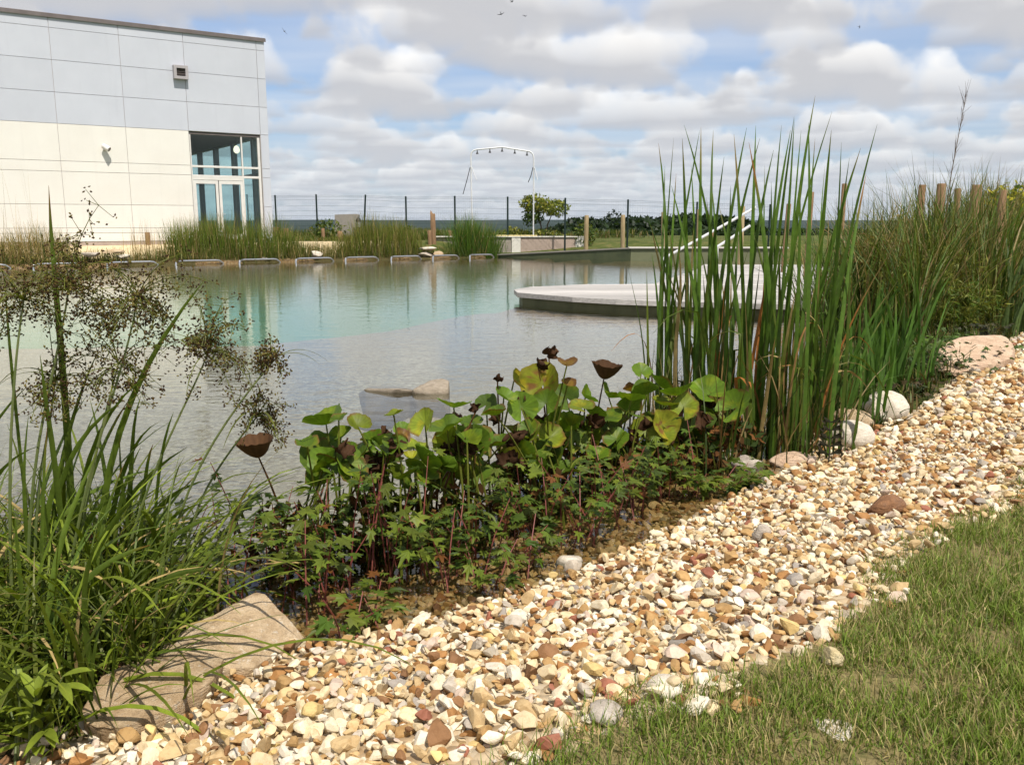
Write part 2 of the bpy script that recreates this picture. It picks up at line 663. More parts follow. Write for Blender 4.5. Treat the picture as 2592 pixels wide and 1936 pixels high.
# one polar sheet, finest near the camera, reaching the horizon
rad = np.concatenate([[0.0], 0.6 * 1.0205 ** np.arange(0, 235), 0.6 * 1.0205 ** 234 * 1.07 ** np.arange(1, 76)])
rad = rad[rad < 13000]
na = 420
th = np.sort(np.concatenate([np.linspace(R(48), R(132), 300, endpoint=False), np.linspace(R(132), R(408), 120, endpoint=False)]))
G_P = np.stack([np.outer(rad, np.cos(th)), np.outer(rad, np.sin(th))], -1).reshape(-1, 2)
G_Z = ground_z(G_P)
idx = np.arange(len(rad) * na).reshape(len(rad), na)
nx = np.roll(idx, -1, 1)
G_F = np.stack([idx[:-1], idx[1:], nx[1:], nx[:-1]], -1).reshape(-1, 4)
cent = G_P[G_F].mean(1)
c_s, c_l, c_v = signed(cent, POND), signed(cent, LAWN), signed(cent, VEG)
in_gravel = (c_s <= 0) & (c_l <= 0) & (c_v <= 0) & (cent[:, 1] < 22) & (cent[:, 0] > -1.75) & (cent[:, 0] < 20)
in_bed = c_s > 0
in_lawn = (c_l > 0) & ~in_bed
rest = ~(in_gravel | in_bed | in_lawn)


def ground_part(name, mask, mat):
    f = G_F[mask]
    u, inv_ = np.unique(f, return_inverse=True)
    v = np.column_stack([G_P[u], G_Z[u]])
    o = link(name, np_mesh(name, v, inv_.reshape(-1, 4), None, True, mat))
    return tag(o, kind='structure')


# gravel bed under the loose stones
m, t, out = material('gravel_bed')
pos = worldpos(t)
vor = t.node('ShaderNodeTexVoronoi', feature='F1')
t.put(vor.inputs['Vector'], pos)
vor.inputs['Scale'].default_value = 24
colr = t.ramp(vor.outputs['Color'], [(0.0, (0.30, 0.19, 0.09)), (0.35, (0.42, 0.30, 0.17)), (0.7, (0.55, 0.45, 0.30)), (1.0, (0.25, 0.20, 0.15))])
bsdf(t, out, colr, 0.85, 0, 0.2, bump(t, t.math('MULTIPLY', vor.outputs['Distance'], -1), 1.0, 0.02))
M_GRAVELBED = m

# pond bed: amber pebbles by the shore, grey-tan shelf, green deep basin, the water's absorption and scattering put into its colour
m, t, out = material('pond_bed')
pos = worldpos(t)
sx = t.node('ShaderNodeSeparateXYZ')
t.l.new(pos, sx.inputs[0])
vor = t.node('ShaderNodeTexVoronoi', feature='F1')
t.put(vor.inputs['Vector'], t.vmath('MULTIPLY', pos, (1, 1, 0.3)))
vor.inputs['Scale'].default_value = 27
vor.inputs['Randomness'].default_value = 1.0
hue = t.node('ShaderNodeSeparateColor')
t.l.new(vor.outputs['Color'], hue.inputs[0])
amber = t.ramp(hue.outputs[0], [(0.0, (0.05, 0.03, 0.015)), (0.3, (0.13, 0.075, 0.028)), (0.6, (0.20, 0.13, 0.055)), (0.85, (0.28, 0.21, 0.12)), (1.0, (0.12, 0.10, 0.08))])
greyp = t.ramp(hue.outputs[0], [(0.0, (0.12, 0.10, 0.075)), (0.35, (0.18, 0.158, 0.122)), (0.65, (0.235, 0.212, 0.168)), (0.9, (0.32, 0.295, 0.24)), (1.0, (0.16, 0.15, 0.13))])
big = t.noise(pos, 0.7, 4, 0.6)
greyp = t.mix(t.maprange(big, 0.35, 0.7, 0, 0.55), greyp, (0.20, 0.17, 0.13, 1))
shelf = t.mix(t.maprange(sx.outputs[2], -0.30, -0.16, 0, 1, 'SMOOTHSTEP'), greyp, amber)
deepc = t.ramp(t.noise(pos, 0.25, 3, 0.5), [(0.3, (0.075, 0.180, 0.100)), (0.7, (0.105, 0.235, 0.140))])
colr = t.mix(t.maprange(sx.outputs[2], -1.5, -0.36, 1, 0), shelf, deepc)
bsdf(t, out, colr, 0.9, 0, 0.1, bump(t, t.math('MULTIPLY', vor.outputs['Distance'], -1), 0.9, 0.02))
M_BED = m

# lawn soil with thatch
M_LAWN = mat_mottled('lawn_thatch', (0.10, 0.085, 0.035), (0.24, 0.19, 0.085), 30, 0.9, 0, 0.1, 0.6, 0.02, c=(0.06, 0.075, 0.02), space='w')

# rough ground: rough grass on site, sand terrace by the building, fields, far woods
m, t, out = material('rough_ground')
pos = worldpos(t)
sx = t.node('ShaderNodeSeparateXYZ')
t.l.new(pos, sx.inputs[0])
n1 = t.noise(pos, 2.2, 6, 0.65)
grassy = t.ramp(n1, [(0.3, (0.045, 0.065, 0.015)), (0.5, (0.085, 0.10, 0.028)), (0.72, (0.17, 0.14, 0.055))])
sand = t.ramp(t.noise(pos, 7.0, 5, 0.6), [(0.3, (0.54, 0.42, 0.25)), (0.7, (0.66, 0.54, 0.35))])
# the terrace: a strip along the far pond edge
e = (FAR_B - FAR_A) / np.linalg.norm(FAR_B - FAR_A)
dd = t.math('ADD', t.math('MULTIPLY', t.math('SUBTRACT', sx.outputs[0], float(FAR_A[0])), float(-e[1])), t.math('MULTIPLY', t.math('SUBTRACT', sx.outputs[1], float(FAR_A[1])), float(e[0])))
al = t.math('ADD', t.math('MULTIPLY', t.math('SUBTRACT', sx.outputs[0], float(FAR_A[0])), float(e[0])), t.math('MULTIPLY', t.math('SUBTRACT', sx.outputs[1], float(FAR_A[1])), float(e[1])))
wob = t.math('MULTIPLY', t.math('SUBTRACT', t.noise(pos, 1.3, 3, 0.6), 0.5), 0.9)
strip = t.math('MULTIPLY', t.maprange(t.math('ADD', dd, wob), 0.55, 0.95, 0, 1), t.maprange(t.math('ADD', dd, wob), 3.6, 4.2, 1, 0))
strip = t.math('MULTIPLY', strip, t.maprange(al, 23.0, 23.8, 1, 0))
soil = t.maprange(t.math('ADD', dd, wob), 0.55, 0.95, 1, 0)
soil = t.math('MULTIPLY', soil, t.maprange(sx.outputs[1], 22, 24, 0, 1))
soil = t.math('MULTIPLY', soil, t.maprange(al, 25, 27, 1, 0))
colr = t.mix(strip, grassy, sand)
colr = t.mix(soil, colr, (0.075, 0.062, 0.026, 1))
nf = t.noise(t.vmath('MULTIPLY', pos, (1, 0.28, 1)), 0.006, 3, 0.5)
field = t.ramp(nf, [(0.40, (0.030, 0.052, 0.020)), (0.49, (0.042, 0.070, 0.024)), (0.55, (0.12, 0.135, 0.045)), (0.60, (0.035, 0.055, 0.022))], 'CONSTANT')
colr = t.mix(t.maprange(sx.outputs[1], 90, 160, 0, 1), colr, field)
wood = t.ramp(t.noise(pos, 0.02, 5, 0.6), [(0.3, (0.014, 0.026, 0.020)), (0.7, (0.026, 0.044, 0.030))])
colr = t.mix(t.maprange(t.math('ADD', sx.outputs[1], t.math('MULTIPLY', nf, 900)), 1700, 1900, 0, 1), colr, wood)
bsdf(t, out, colr, 0.95, 0, 0.05, bump(t, n1, 0.6, 0.05))
M_GROUND = m

ground = ground_part('ground', rest, M_GROUND)
gravel_bank = ground_part('gravel_bank', in_gravel, M_GRAVELBED)
lawn = ground_part('lawn', in_lawn, M_LAWN)
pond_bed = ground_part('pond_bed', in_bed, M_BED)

# water: clear, reflecting more and more towards the far side, with wind ripples
m, t, out = material('pond_water')
pos = worldpos(t)
r1 = t.noise(t.vmath('MULTIPLY', pos, (0.55, 1.0, 1.0)), 4.2, 3.0, 0.55)
r2 = t.noise(t.vmath('MULTIPLY', pos, (0.45, 1.0, 1.0)), 17.0, 2.0, 0.5)
gust = t.noise(pos, 0.22, 3, 0.5)
hgt = t.math('ADD', t.math('MULTIPLY', r1, 0.0055), t.math('MULTIPLY', t.math('MULTIPLY', r2, t.maprange(gust, 0.35, 0.65, 0.25, 1.0)), 0.0017))
bn = bump(t, hgt, 1.0, 1.0)
fr = schlick(t, 0.02, bn)
gl = t.node('ShaderNodeBsdfGlossy')
gl.inputs['Roughness'].default_value = 0.03
gl.inputs['Color'].default_value = (0.95, 0.97, 0.97, 1)
t.put(gl.inputs['Normal'], bn)
tr = t.node('ShaderNodeBsdfTransparent')
tr.inputs['Color'].default_value = (0.92, 0.94, 0.88, 1)
mx = t.node('ShaderNodeMixShader')
t.put(mx.inputs[0], fr)
t.l.new(tr.outputs[0], mx.inputs[1])
t.l.new(gl.outputs[0], mx.inputs[2])
t.l.new(mx.outputs[0], out.inputs['Surface'])
M_WATER = m
import bmesh
bm = bmesh.new()
cen = POND.mean(0)
# the sheet runs a hand's width under the banks
pp = []
npnd = len(POND)
for i in range(npnd):
    a, b, c = POND[i - 1], POND[i], POND[(i + 1) % npnd]
    d = (c - a) / np.linalg.norm(c - a)
    nrm = np.array((d[1], -d[0]))
    if inside(np.array([b + nrm * 0.05]), POND)[0]:
        nrm = -nrm
    pp.append(b + nrm * 0.12)
bmv = [bm.verts.new((x, y, 0.0)) for x, y in pp]
fc = bm.faces.new(bmv)
bmesh.ops.triangulate(bm, faces=[fc])
bm.normal_update()
if sum(f.normal.z for f in bm.faces) < 0:
    bmesh.ops.reverse_faces(bm, faces=bm.faces[:])
me = bpy.data.meshes.new('water')
bm.to_mesh(me)
bm.free()
me.materials.append(M_WATER)
tag(link('water', me), kind='structure')


# ------------------------------------------------------------------ loose gravel: angular river pebbles
def ico(sub):
    b = bmesh.new()
    bmesh.ops.create_icosphere(b, subdivisions=sub, radius=1.0)
    v = np.array([p.co[:] for p in b.verts])
    f = np.array([[q.index for q in p.verts] for p in b.faces])
    b.free()
    return v, f


def stone_shape(v, rng, cuts=15, lo=0.36, hi=0.88, squash=(0.58, 0.95), flat=(0.36, 0.68)):
    """a unit ball worn flat by random planes"""
    v = v.copy()
    for _ in range(cuts):
        d = rng.normal(size=3)
        d /= np.linalg.norm(d)
        h = rng.uniform(lo, hi)
        p = v @ d
        over = np.maximum(p - h, 0)
        v -= np.outer(over * 0.985, d)
    v *= np.array((1.0, rng.uniform(*squash), rng.uniform(*flat)))
    return v


def rot_mats(n, rng, tilt=0.5):
    a = rng.uniform(0, 2 * np.pi, n)
    tx, ty = rng.normal(0, tilt, n), rng.normal(0, tilt, n)
    ca, sa = np.cos(a), np.sin(a)
    Z = np.zeros((n, 3, 3)); Z[:, 0, 0] = ca; Z[:, 0, 1] = -sa; Z[:, 1, 0] = sa; Z[:, 1, 1] = ca; Z[:, 2, 2] = 1
    X = np.zeros((n, 3, 3)); X[:, 0, 0] = 1; X[:, 1, 1] = np.cos(tx); X[:, 1, 2] = -np.sin(tx); X[:, 2, 1] = np.sin(tx); X[:, 2, 2] = np.cos(tx)
    Y = np.zeros((n, 3, 3)); Y[:, 1, 1] = 1; Y[:, 0, 0] = np.cos(ty); Y[:, 0, 2] = np.sin(ty); Y[:, 2, 0] = -np.sin(ty); Y[:, 2, 2] = np.cos(ty)
    return X @ Y @ Z


PEB_COL = np.array([(0.78, 0.69, 0.51), (0.70, 0.575, 0.37), (0.58, 0.425, 0.225), (0.46, 0.29, 0.12), (0.36, 0.185, 0.065), (0.24, 0.125, 0.055),
                    (0.80, 0.74, 0.62), (0.50, 0.45, 0.38), (0.34, 0.31, 0.28), (0.33, 0.13, 0.08), (0.62, 0.50, 0.41), (0.66, 0.50, 0.22)])
PEB_W = np.array([.20, .165, .14, .11, .08, .06, .12, .045, .02, .016, .04, .03])
PEB_W = PEB_W / PEB_W.sum()


def mat_pebble(name, from_object):
    m, t, out = material(name)
    if from_object:
        base = t.node('ShaderNodeObjectInfo').outputs['Color']
    else:
        base = t.node('ShaderNodeAttribute', attribute_name='Col').outputs['Color']
    pos = worldpos(t)
    n = t.noise(pos, 45.0, 5, 0.65)
    n2 = t.noise(pos, 160.0, 3, 0.6)
    col = t.mix(1.0, base, t.ramp(n, [(0.25, (0.70, 0.62, 0.50)), (0.5, (1, 1, 1)), (0.8, (1.12, 1.10, 1.05))]), 'MULTIPLY')
    col = t.mix(t.maprange(n2, 0.60, 0.75, 0, 0.35), col, (0.22, 0.13, 0.06, 1))
    bsdf(t, out, col, 0.72, 0, 0.3, bump(t, n2, 0.35, 0.003))
    return m


M_PEB = mat_pebble('pebble_loose', False)
M_PEB1 = mat_pebble('pebble_single', True)
prng = np.random.default_rng(11)
V2, F2 = ico(2)
V3, F3 = ico(3)
V1, F1 = ico(1)
SH2 = [stone_shape(V2, prng) for _ in range(24)]
SH1 = [stone_shape(V1, prng, 3, 0.7, 0.95) for _ in range(10)]


def scatter(y0, y1, x0, x1, sp, jitter=0.5):
    gx = np.arange(x0, x1, sp)
    gy = np.arange(y0, y1, sp * 0.866)
    X, Y = np.meshgrid(gx, gy)
    X = X + (np.arange(len(gy)) % 2)[:, None] * sp / 2
    P = np.stack([X.ravel(), Y.ravel()], -1)
    return P + prng.uniform(-jitter, jitter, P.shape) * sp


def view_ok(P, margin=0.25):
    """keeps what lies in front of the camera, with room for a step to the side"""
    return (np.abs(P[:, 0]) < P[:, 1] * 0.62 + 0.9) & (P[:, 1] > 1.25)


items = []      # x, y, z, size, under-water flag, near flag
for (y0, y1, x0, x1, sp, med, near, lift, keep) in (
        (1.3, 5.6, -1.9, 4.2, 0.036, 0.0225, True, 0.0, 1.0),
        (1.3, 5.6, -1.9, 4.2, 0.047, 0.0225, True, 0.026, 0.85),
        (5.6, 20, 1.5, 15.5, 0.054, 0.030, False, 0.0, 1.0),
        (5.6, 12, 1.5, 9.5, 0.072, 0.029, False, 0.03, 0.75)):
    P = scatter(y0, y1, x0, x1, sp)
    P = P[view_ok(P)]
    s, l, v = signed(P, POND), signed(P, LAWN), signed(P, VEG)
    wob = vnoise(P, 5.0, 21) * 0.05
    ok = (s + wob < 1.15) & (l + wob * 2.5 < 0.03) & (v + wob < 0.05)
    ok &= ~((l + wob * 2.5 > -0.10) & (prng.random(len(P)) < 0.35))
    ok &= (P[:, 0] > -1.7 + 0.2 * wob) | (s > 0)
    ok &= ~((s > 0) & (P[:, 0] < -1.3))
    if lift > 0 or not near:
        ok &= s < 0.02
    if not near:
        ok &= (v > -2.6) & ((v + wob * 0.5 < -0.07) | (P[:, 1] < 6.3))
    ok &= prng.random(len(P)) < keep
    P, s = P[ok], s[ok]
    if len(P):
        sz = np.clip(med * np.exp(prng.normal(0, 0.36, len(P))), 0.009, 0.046)
        z = ground_z(P) + sz * 0.18 + lift * prng.uniform(0.5, 1.0, len(P))
        items.append((P, z, sz, s, np.full(len(P), near)))
PB = np.concatenate([i[0] for i in items]); PZ = np.concatenate([i[1] for i in items]); PS = np.concatenate([i[2] for i in items])
PU = np.concatenate([i[3] for i in items]); PN = np.concatenate([i[4] for i in items])
PC = PEB_COL[prng.choice(len(PEB_COL), len(PB), p=PEB_W)] * np.array((0.93, 0.89, 0.83)) * prng.uniform(0.82, 1.12, (len(PB), 1))
wet = smooth01((PU + 0.03) / 0.10)
PC = PC * (1 - wet[:, None]) + PC * np.array((0.36, 0.27, 0.16)) * wet[:, None]
PROT = rot_mats(len(PB), prng, 0.42)
PV = prng.integers(0, 1000, len(PB))
# the 300 that show largest become single stones
inframe = (np.abs(PB[:, 0]) < PB[:, 1] * 0.57) & (PB[:, 1] > 1.98) & (PU < -0.02)
show = np.where(inframe & PN, PS / np.hypot(PB[:, 1], 1.4) + 0.004 * (PZ - ground_z(PB)), 0)
single = np.zeros(len(PB), bool)
single[np.argsort(-show)[:300]] = True

parts = []
for near, shapes, F in ((True, SH2, F2), (False, SH1, F1)):
    for k, sh in enumerate(shapes):
        sel = np.where((PN == near) & ~single & (PV % len(shapes) == k))[0]
        if len(sel) == 0:
            continue
        v = np.einsum('nij,vj->nvi', PROT[sel], sh) * PS[sel][:, None, None]
        v[:, :, 0] += PB[sel, 0][:, None]; v[:, :, 1] += PB[sel, 1][:, None]; v[:, :, 2] += PZ[sel][:, None]
        f = (F[None] + (np.arange(len(sel)) * len(sh))[:, None, None]).reshape(-1, 3)
        parts.append((v.reshape(-1, 3), f, np.repeat(PC[sel], len(sh), 0)))
v, f, c = merge(parts)
N_STONES = len(PB)
tag(link('gravel', np_mesh('gravel', v, f, c, False, M_PEB), gravel_bank), kind='stuff')
variants = []
for k in range(14):
    variants.append(np_mesh('pebble', stone_shape(V2 if k % 2 else V3, prng, 14), F2 if k % 2 else F3, None, False, M_PEB1))
for i in np.where(single)[0]:
    o = link('pebble', variants[int(PV[i]) % 14], gravel_bank)
    Mx = Matrix([[*PROT[i][0]], [*PROT[i][1]], [*PROT[i][2]]]).to_4x4()
    o.matrix_local = Matrix.Translation((PB[i, 0], PB[i, 1], PZ[i])) @ Mx @ Matrix.Scale(float(PS[i]) * 1.04, 4)
    o.color = (*PC[i], 1)

# ------------------------------------------------------------------ lawn grass
lr = np.random.default_rng(5)
P = lr.uniform((-1.0, 1.2), (4.6, 5.6), (640000, 2))
P = P[view_ok(P)]
P = P[signed(P, LAWN) > -0.25]
l = signed(P, LAWN)
wob = vnoise(P, 3.2, 31) * 0.16
dens = smooth01((l + wob + 0.10) / 0.22) * np.clip(0.55 + 0.8 * vnoise(P, 4.0, 33), 0.15, 1)
P = P[lr.random(len(P)) < dens]
n = len(P)
base = np.column_stack([P, ground_z(P) - 0.004])
lush = np.clip(0.5 + 0.75 * vnoise(P, 2.0, 35) + 0.35 * smooth01((P[:, 0] - 1.0) / 1.2) - 0.2, 0, 1)
dry = (lr.random(n) < (0.42 - 0.36 * lush))
g0 = np.array((0.125, 0.19, 0.024)); g1 = np.array((0.25, 0.34, 0.052)); d1 = np.array((0.60, 0.47, 0.25))
mixv = lr.uniform(0.55, 1.25, (n, 1))
c0 = np.where(dry[:, None], d1 * 0.75, g0) * mixv
c1 = np.where(dry[:, None], d1, g1) * mixv
v, f, c = blades(base, lr.uniform(0, 2 * np.pi, n), lr.uniform(0.028, 0.08, n) * (0.75 + 0.7 * lush), np.abs(lr.normal(0.15, 0.45, n)), lr.uniform(0.1, 1.1, n),
                 lr.uniform(0.0022, 0.0042, n), 3, col0=c0, col1=c1, tipc=d1 * 0.9, tipstart=lr.uniform(0.7, 1.2, n))
tag(link('grass', np_mesh('grass', v, f, c, True, M_GRASS), lawn), kind='stuff')

# ------------------------------------------------------------------ the building across the pond
def mat_panel(name, a, b):
    m, t, out = material(name)
    co = worldpos(t)
    n = t.noise(co, 1.1, 5, 0.6)
    st = t.noise(t.vmath('MULTIPLY', co, (6, 6, 0.35)), 1.0, 4, 0.6)
    col = t.ramp(n, [(0.3, a), (0.7, b)])
    col = t.mix(t.maprange(st, 0.55, 0.8, 0, 0.22), col, tuple(x * 0.82 for x in a) + (1,))
    col = t.mix(1.0, col, t.ramp(objrand(t), [(0, (0.97,) * 3), (1, (1.02,) * 3)]), 'MULTIPLY')
    bsdf(t, out, col, 0.45, 0, 0.35, bump(t, n, 0.05, 0.01))
    return m


M_PGREY = mat_panel('cladding_grey_blue', (0.515, 0.53, 0.575), (0.55, 0.565, 0.61))
M_PCREAM = mat_panel('cladding_cream', (0.76, 0.72, 0.645), (0.80, 0.765, 0.69))
M_JOINT = mat_mottled('joint_grey', (0.50, 0.45, 0.43), (0.56, 0.51, 0.48), 5, 0.8)
M_COPING = mat_mottled('coping_metal', (0.15, 0.125, 0.115), (0.20, 0.17, 0.16), 3, 0.45, 0.3)
M_FRAME = mat_mottled('frame_white', (0.66, 0.63, 0.58), (0.74, 0.71, 0.66), 6, 0.4)
M_FRAMED = mat_mottled('frame_dark_grey', (0.20, 0.20, 0.20), (0.26, 0.26, 0.26), 6, 0.5)  # darker grey for columns and bars on the room's far sides
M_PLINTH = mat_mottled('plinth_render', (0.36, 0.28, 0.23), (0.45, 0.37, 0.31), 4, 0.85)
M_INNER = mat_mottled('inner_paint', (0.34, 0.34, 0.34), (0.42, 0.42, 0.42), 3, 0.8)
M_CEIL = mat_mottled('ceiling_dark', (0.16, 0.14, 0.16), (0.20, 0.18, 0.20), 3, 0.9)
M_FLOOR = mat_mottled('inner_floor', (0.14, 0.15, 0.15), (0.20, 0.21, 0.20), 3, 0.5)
M_STEEL = mat_mottled('steel_brushed', (0.52, 0.52, 0.53), (0.66, 0.66, 0.66), 14, 0.28, 0.9, 0.5, 0.1)
M_DARKM = mat_mottled('dark_plastic', (0.018, 0.018, 0.02), (0.035, 0.035, 0.038), 10, 0.5)

m, t, out = material('pane_glass')
fr = schlick(t, 0.03)
gl = t.node('ShaderNodeBsdfGlossy')
gl.inputs['Roughness'].default_value = 0.01
tr = t.node('ShaderNodeBsdfTransparent')
tr.inputs['Color'].default_value = (0.86, 0.945, 0.94, 1)
mx = t.node('ShaderNodeMixShader')
t.put(mx.inputs[0], fr)
t.l.new(tr.outputs[0], mx.inputs[1])
t.l.new(gl.outputs[0], mx.inputs[2])
t.l.new(mx.outputs[0], out.inputs['Surface'])
M_GLASS = m

WA = R(34)
BC = Vector((-9.75, 36.0, 0))
BU = Vector((-math.cos(WA), -math.sin(WA), 0))      # along the front wall, away from the corner (to the left)
BN = Vector((math.sin(WA), -math.cos(WA), 0))       # out of the front wall
# local frame of the building: x = -u (to the right), y = into the building, z up
bld = empty('pool_building', BC, 'grey-blue and cream panelled building with glazed corner beside the pond', 'building')
bld.rotation_euler = (0, 0, WA)


def bx(x0, x1, y0, y1, z0, z1, name, mat, parent=bld, bev=0.0):
    return MB().box(((x0 + x1) / 2, (y0 + y1) / 2, (z0 + z1) / 2), (x1 - x0, y1 - y0, z1 - z0), bev=bev).build(name, mat, parent)


UL, BD, Z0, Z1 = 14.4, 12.0, 0.78, 8.5
# carcass: solid wall pieces behind the cladding
for i, (x0, x1, z0, z1) in enumerate(((-UL, -3.10, 0.55, 8.42), (-3.10, -0.34, 4.90, 8.42), (-0.34, 0.0, 0.55, 8.42))):
    bx(x0, x1, 0.035, 0.26, z0, z1, 'wall', M_JOINT)
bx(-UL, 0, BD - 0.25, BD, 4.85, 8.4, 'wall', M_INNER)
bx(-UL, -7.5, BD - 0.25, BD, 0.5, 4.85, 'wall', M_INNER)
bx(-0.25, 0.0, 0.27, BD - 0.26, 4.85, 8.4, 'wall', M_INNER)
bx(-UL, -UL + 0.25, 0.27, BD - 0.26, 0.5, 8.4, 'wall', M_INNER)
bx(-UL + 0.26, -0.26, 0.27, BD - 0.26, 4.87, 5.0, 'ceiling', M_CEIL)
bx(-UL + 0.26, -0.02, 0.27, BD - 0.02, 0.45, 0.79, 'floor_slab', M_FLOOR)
bx(-UL, 0, 0.03, BD, 8.42, 8.5, 'roof', M_COPING)
cop = bx(-UL - 0.05, 0.05, -0.05, 0.30, 8.50, 8.585, 'roof_coping', M_COPING, bev=0.012)
bx(-UL - 0.05, 0.05, -0.062, -0.05, 8.44, 8.55, 'drip_edge', M_COPING)
bx(-UL, -3.12, -0.01, 0.034, 0.40, 0.775, 'plinth', M_PLINTH)
J = 0.0065
CU = [0.33, 3.10, 5.34, 7.58, 9.82, 12.06, 14.3]


def panel(u0, u1, z0, z1, mat):
    bx(-u1 + J, -u0 - J, -0.0, 0.034, z0 + J, z1 - J, 'cladding_panel', mat, bev=0.004)


for z0, z1 in zip((4.91, 5.97, 7.05, 8.11), (5.97, 7.05, 8.11, 8.50)):
    panel(0.0, 0.33, z0, z1, M_PGREY)
    for a, b in zip(CU[:-1], CU[1:]):
        panel(a, b, z0, z1, M_PGREY)
for z0, z1 in zip((0.60, 2.10, 3.24, 3.60), (2.10, 3.24, 3.60, 4.91)):
    panel(0.0, 0.33, z0, z1, M_PGREY)
for z0, z1 in zip((0.79, 1.10, 1.28, 2.12, 3.27, 3.63), (1.10, 1.28, 2.12, 3.27, 3.63, 4.91)):
    for a, b in zip(CU[1:-1], CU[2:]):
        panel(a, b, z0, z1, M_PCREAM)

# glazed corner: frame, transoms, panes, double door
fy0, fy1 = 0.06, 0.16


def bar(x0, x1, z0, z1, name='window_bar', mat=M_FRAME, y0=fy0, y1=fy1, parent=bld):
    return bx(x0, x1, y0, y1, z0, z1, name, mat, parent, bev=0.008)


bar(-0.46, -0.36, 0.80, 4.80, 'window_frame')
bar(-3.08, -3.03, 0.80, 4.80, 'window_frame')
bar(-3.09, -0.355, 4.80, 4.87, 'window_frame', M_COPING, 0.05, 0.18)
bar(-3.03, -0.46, 3.57, 3.65, 'transom')
bar(-3.03, -0.46, 3.20, 3.29, 'transom')
bar(-1.12, -1.06, 0.80, 3.20, 'mullion')
bar(-1.12, -1.06, 3.29, 3.57, 'mullion')
bar(-1.12, -1.06, 3.65, 4.80, 'mullion')


def pane(x0, x1, z0, z1, parent=bld, y=0.11):
    bx(x0, x1, y - 0.004, y + 0.004, z0, z1, 'pane', M_GLASS, parent)


for a, b in ((-3.03, -1.12), (-1.06, -0.46)):
    pane(a, b, 3.65, 4.80)
    pane(a, b, 3.29, 3.57)
pane(-1.06, -0.46, 0.80, 3.20)
bar(-3.03, -1.12, 3.10, 3.20, 'door_head')
for a, b in ((-3.03, -2.09), (-2.06, -1.12)):
    dr = MB()
    for (x0, x1, z0, z1) in ((a, a + 0.10, 0.82, 3.09), (b - 0.10, b, 0.82, 3.09), (a + 0.10, b - 0.10, 2.96, 3.09), (a + 0.10, b - 0.10, 0.82, 1.02)):
        dr.box(((x0 + x1) / 2, 0.10, (z0 + z1) / 2), (x1 - x0, 0.07, z1 - z0))
    d = dr.build('door', M_FRAME, bld)
    pane(a + 0.10, b - 0.10, 1.02, 2.96, d, 0.10)
    hx = (b - 0.05) if a < -3 else (a + 0.05)
    MB().tube([(hx, 0.06, 1.80), (hx, 0.02, 1.80), (hx + (0.12 if a > -3 else -0.12), 0.02, 1.80)], 0.012).build('handle', M_STEEL, d, smooth=True)
# far sides of the room: posts, rails and panes that let the sky show through
for y in (1.4, 4.2, 7.0, 9.8):
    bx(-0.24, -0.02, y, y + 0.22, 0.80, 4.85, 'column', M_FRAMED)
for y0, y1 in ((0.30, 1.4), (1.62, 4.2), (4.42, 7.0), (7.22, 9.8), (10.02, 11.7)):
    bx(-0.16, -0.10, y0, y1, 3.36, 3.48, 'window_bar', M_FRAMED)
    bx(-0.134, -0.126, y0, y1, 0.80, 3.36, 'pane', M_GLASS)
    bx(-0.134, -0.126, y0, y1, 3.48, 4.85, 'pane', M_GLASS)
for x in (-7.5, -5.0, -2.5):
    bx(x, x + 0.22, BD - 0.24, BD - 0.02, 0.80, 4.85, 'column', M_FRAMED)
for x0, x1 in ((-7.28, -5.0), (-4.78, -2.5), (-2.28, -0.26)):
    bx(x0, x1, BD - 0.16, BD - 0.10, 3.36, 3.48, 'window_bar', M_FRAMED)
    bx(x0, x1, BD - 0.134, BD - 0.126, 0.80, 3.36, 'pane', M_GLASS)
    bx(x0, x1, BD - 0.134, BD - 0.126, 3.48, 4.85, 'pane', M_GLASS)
# air outlet in the cladding
vent = MB()
for (x0, x1, z0, z1) in ((-3.54, -3.44, 6.76, 7.24), (-3.12, -3.02, 6.76, 7.24), (-3.44, -3.12, 7.14, 7.24), (-3.44, -3.12, 6.76, 6.86)):
    vent.box(((x0 + x1) / 2, -0.10, (z0 + z1) / 2), (x1 - x0, 0.20, z1 - z0))
vt = vent.build('air_outlet', mat_mottled('outlet_grey', (0.36, 0.33, 0.33), (0.42, 0.39, 0.39), 8, 0.6), bld)
bx(-3.44, -3.12, -0.03, -0.005, 6.86, 7.14, 'outlet_back', M_DARKM, vt)
for k in range(3):
    MB().box((-3.28, -0.10, 6.93 + k * 0.07), (0.32, 0.11, 0.006), Matrix.Rotation(R(-35), 3, 'X')).build('louvre', M_COPING, vt)

# wall lamp on the cream cladding
wl = empty('wall_lamp', BC + BU * 6.12 + Vector((0, 0, 4.10)) + BN * 0.0, 'small white cylindrical lamp fixed high on the cream wall', 'lamp')
wl.rotation_euler = (0, 0, WA)
wl.scale = (0.8, 0.8, 0.8)
MB().box((0, -0.02, 0.0), (0.12, 0.04, 0.16), bev=0.008).build('bracket', M_FRAME, wl)
MB().tube([(0, -0.03, 0.02), (0.02, -0.16, 0.04)], 0.025).build('arm', M_FRAME, wl, smooth=True)
MB().tube([(-0.07, -0.12, 0.14), (-0.05, -0.14, 0.13), (0.13, -0.32, -0.02), (0.15, -0.335, -0.035)], [0.07, 0.115, 0.125, 0.118], 16).build('lamp_head', M_FRAME, wl, smooth=True)
MB().tube([(0.149, -0.334, -0.034), (0.154, -0.339, -0.039)], [0.105, 0.10], 16).build('lens', M_COPING, wl, smooth=True)

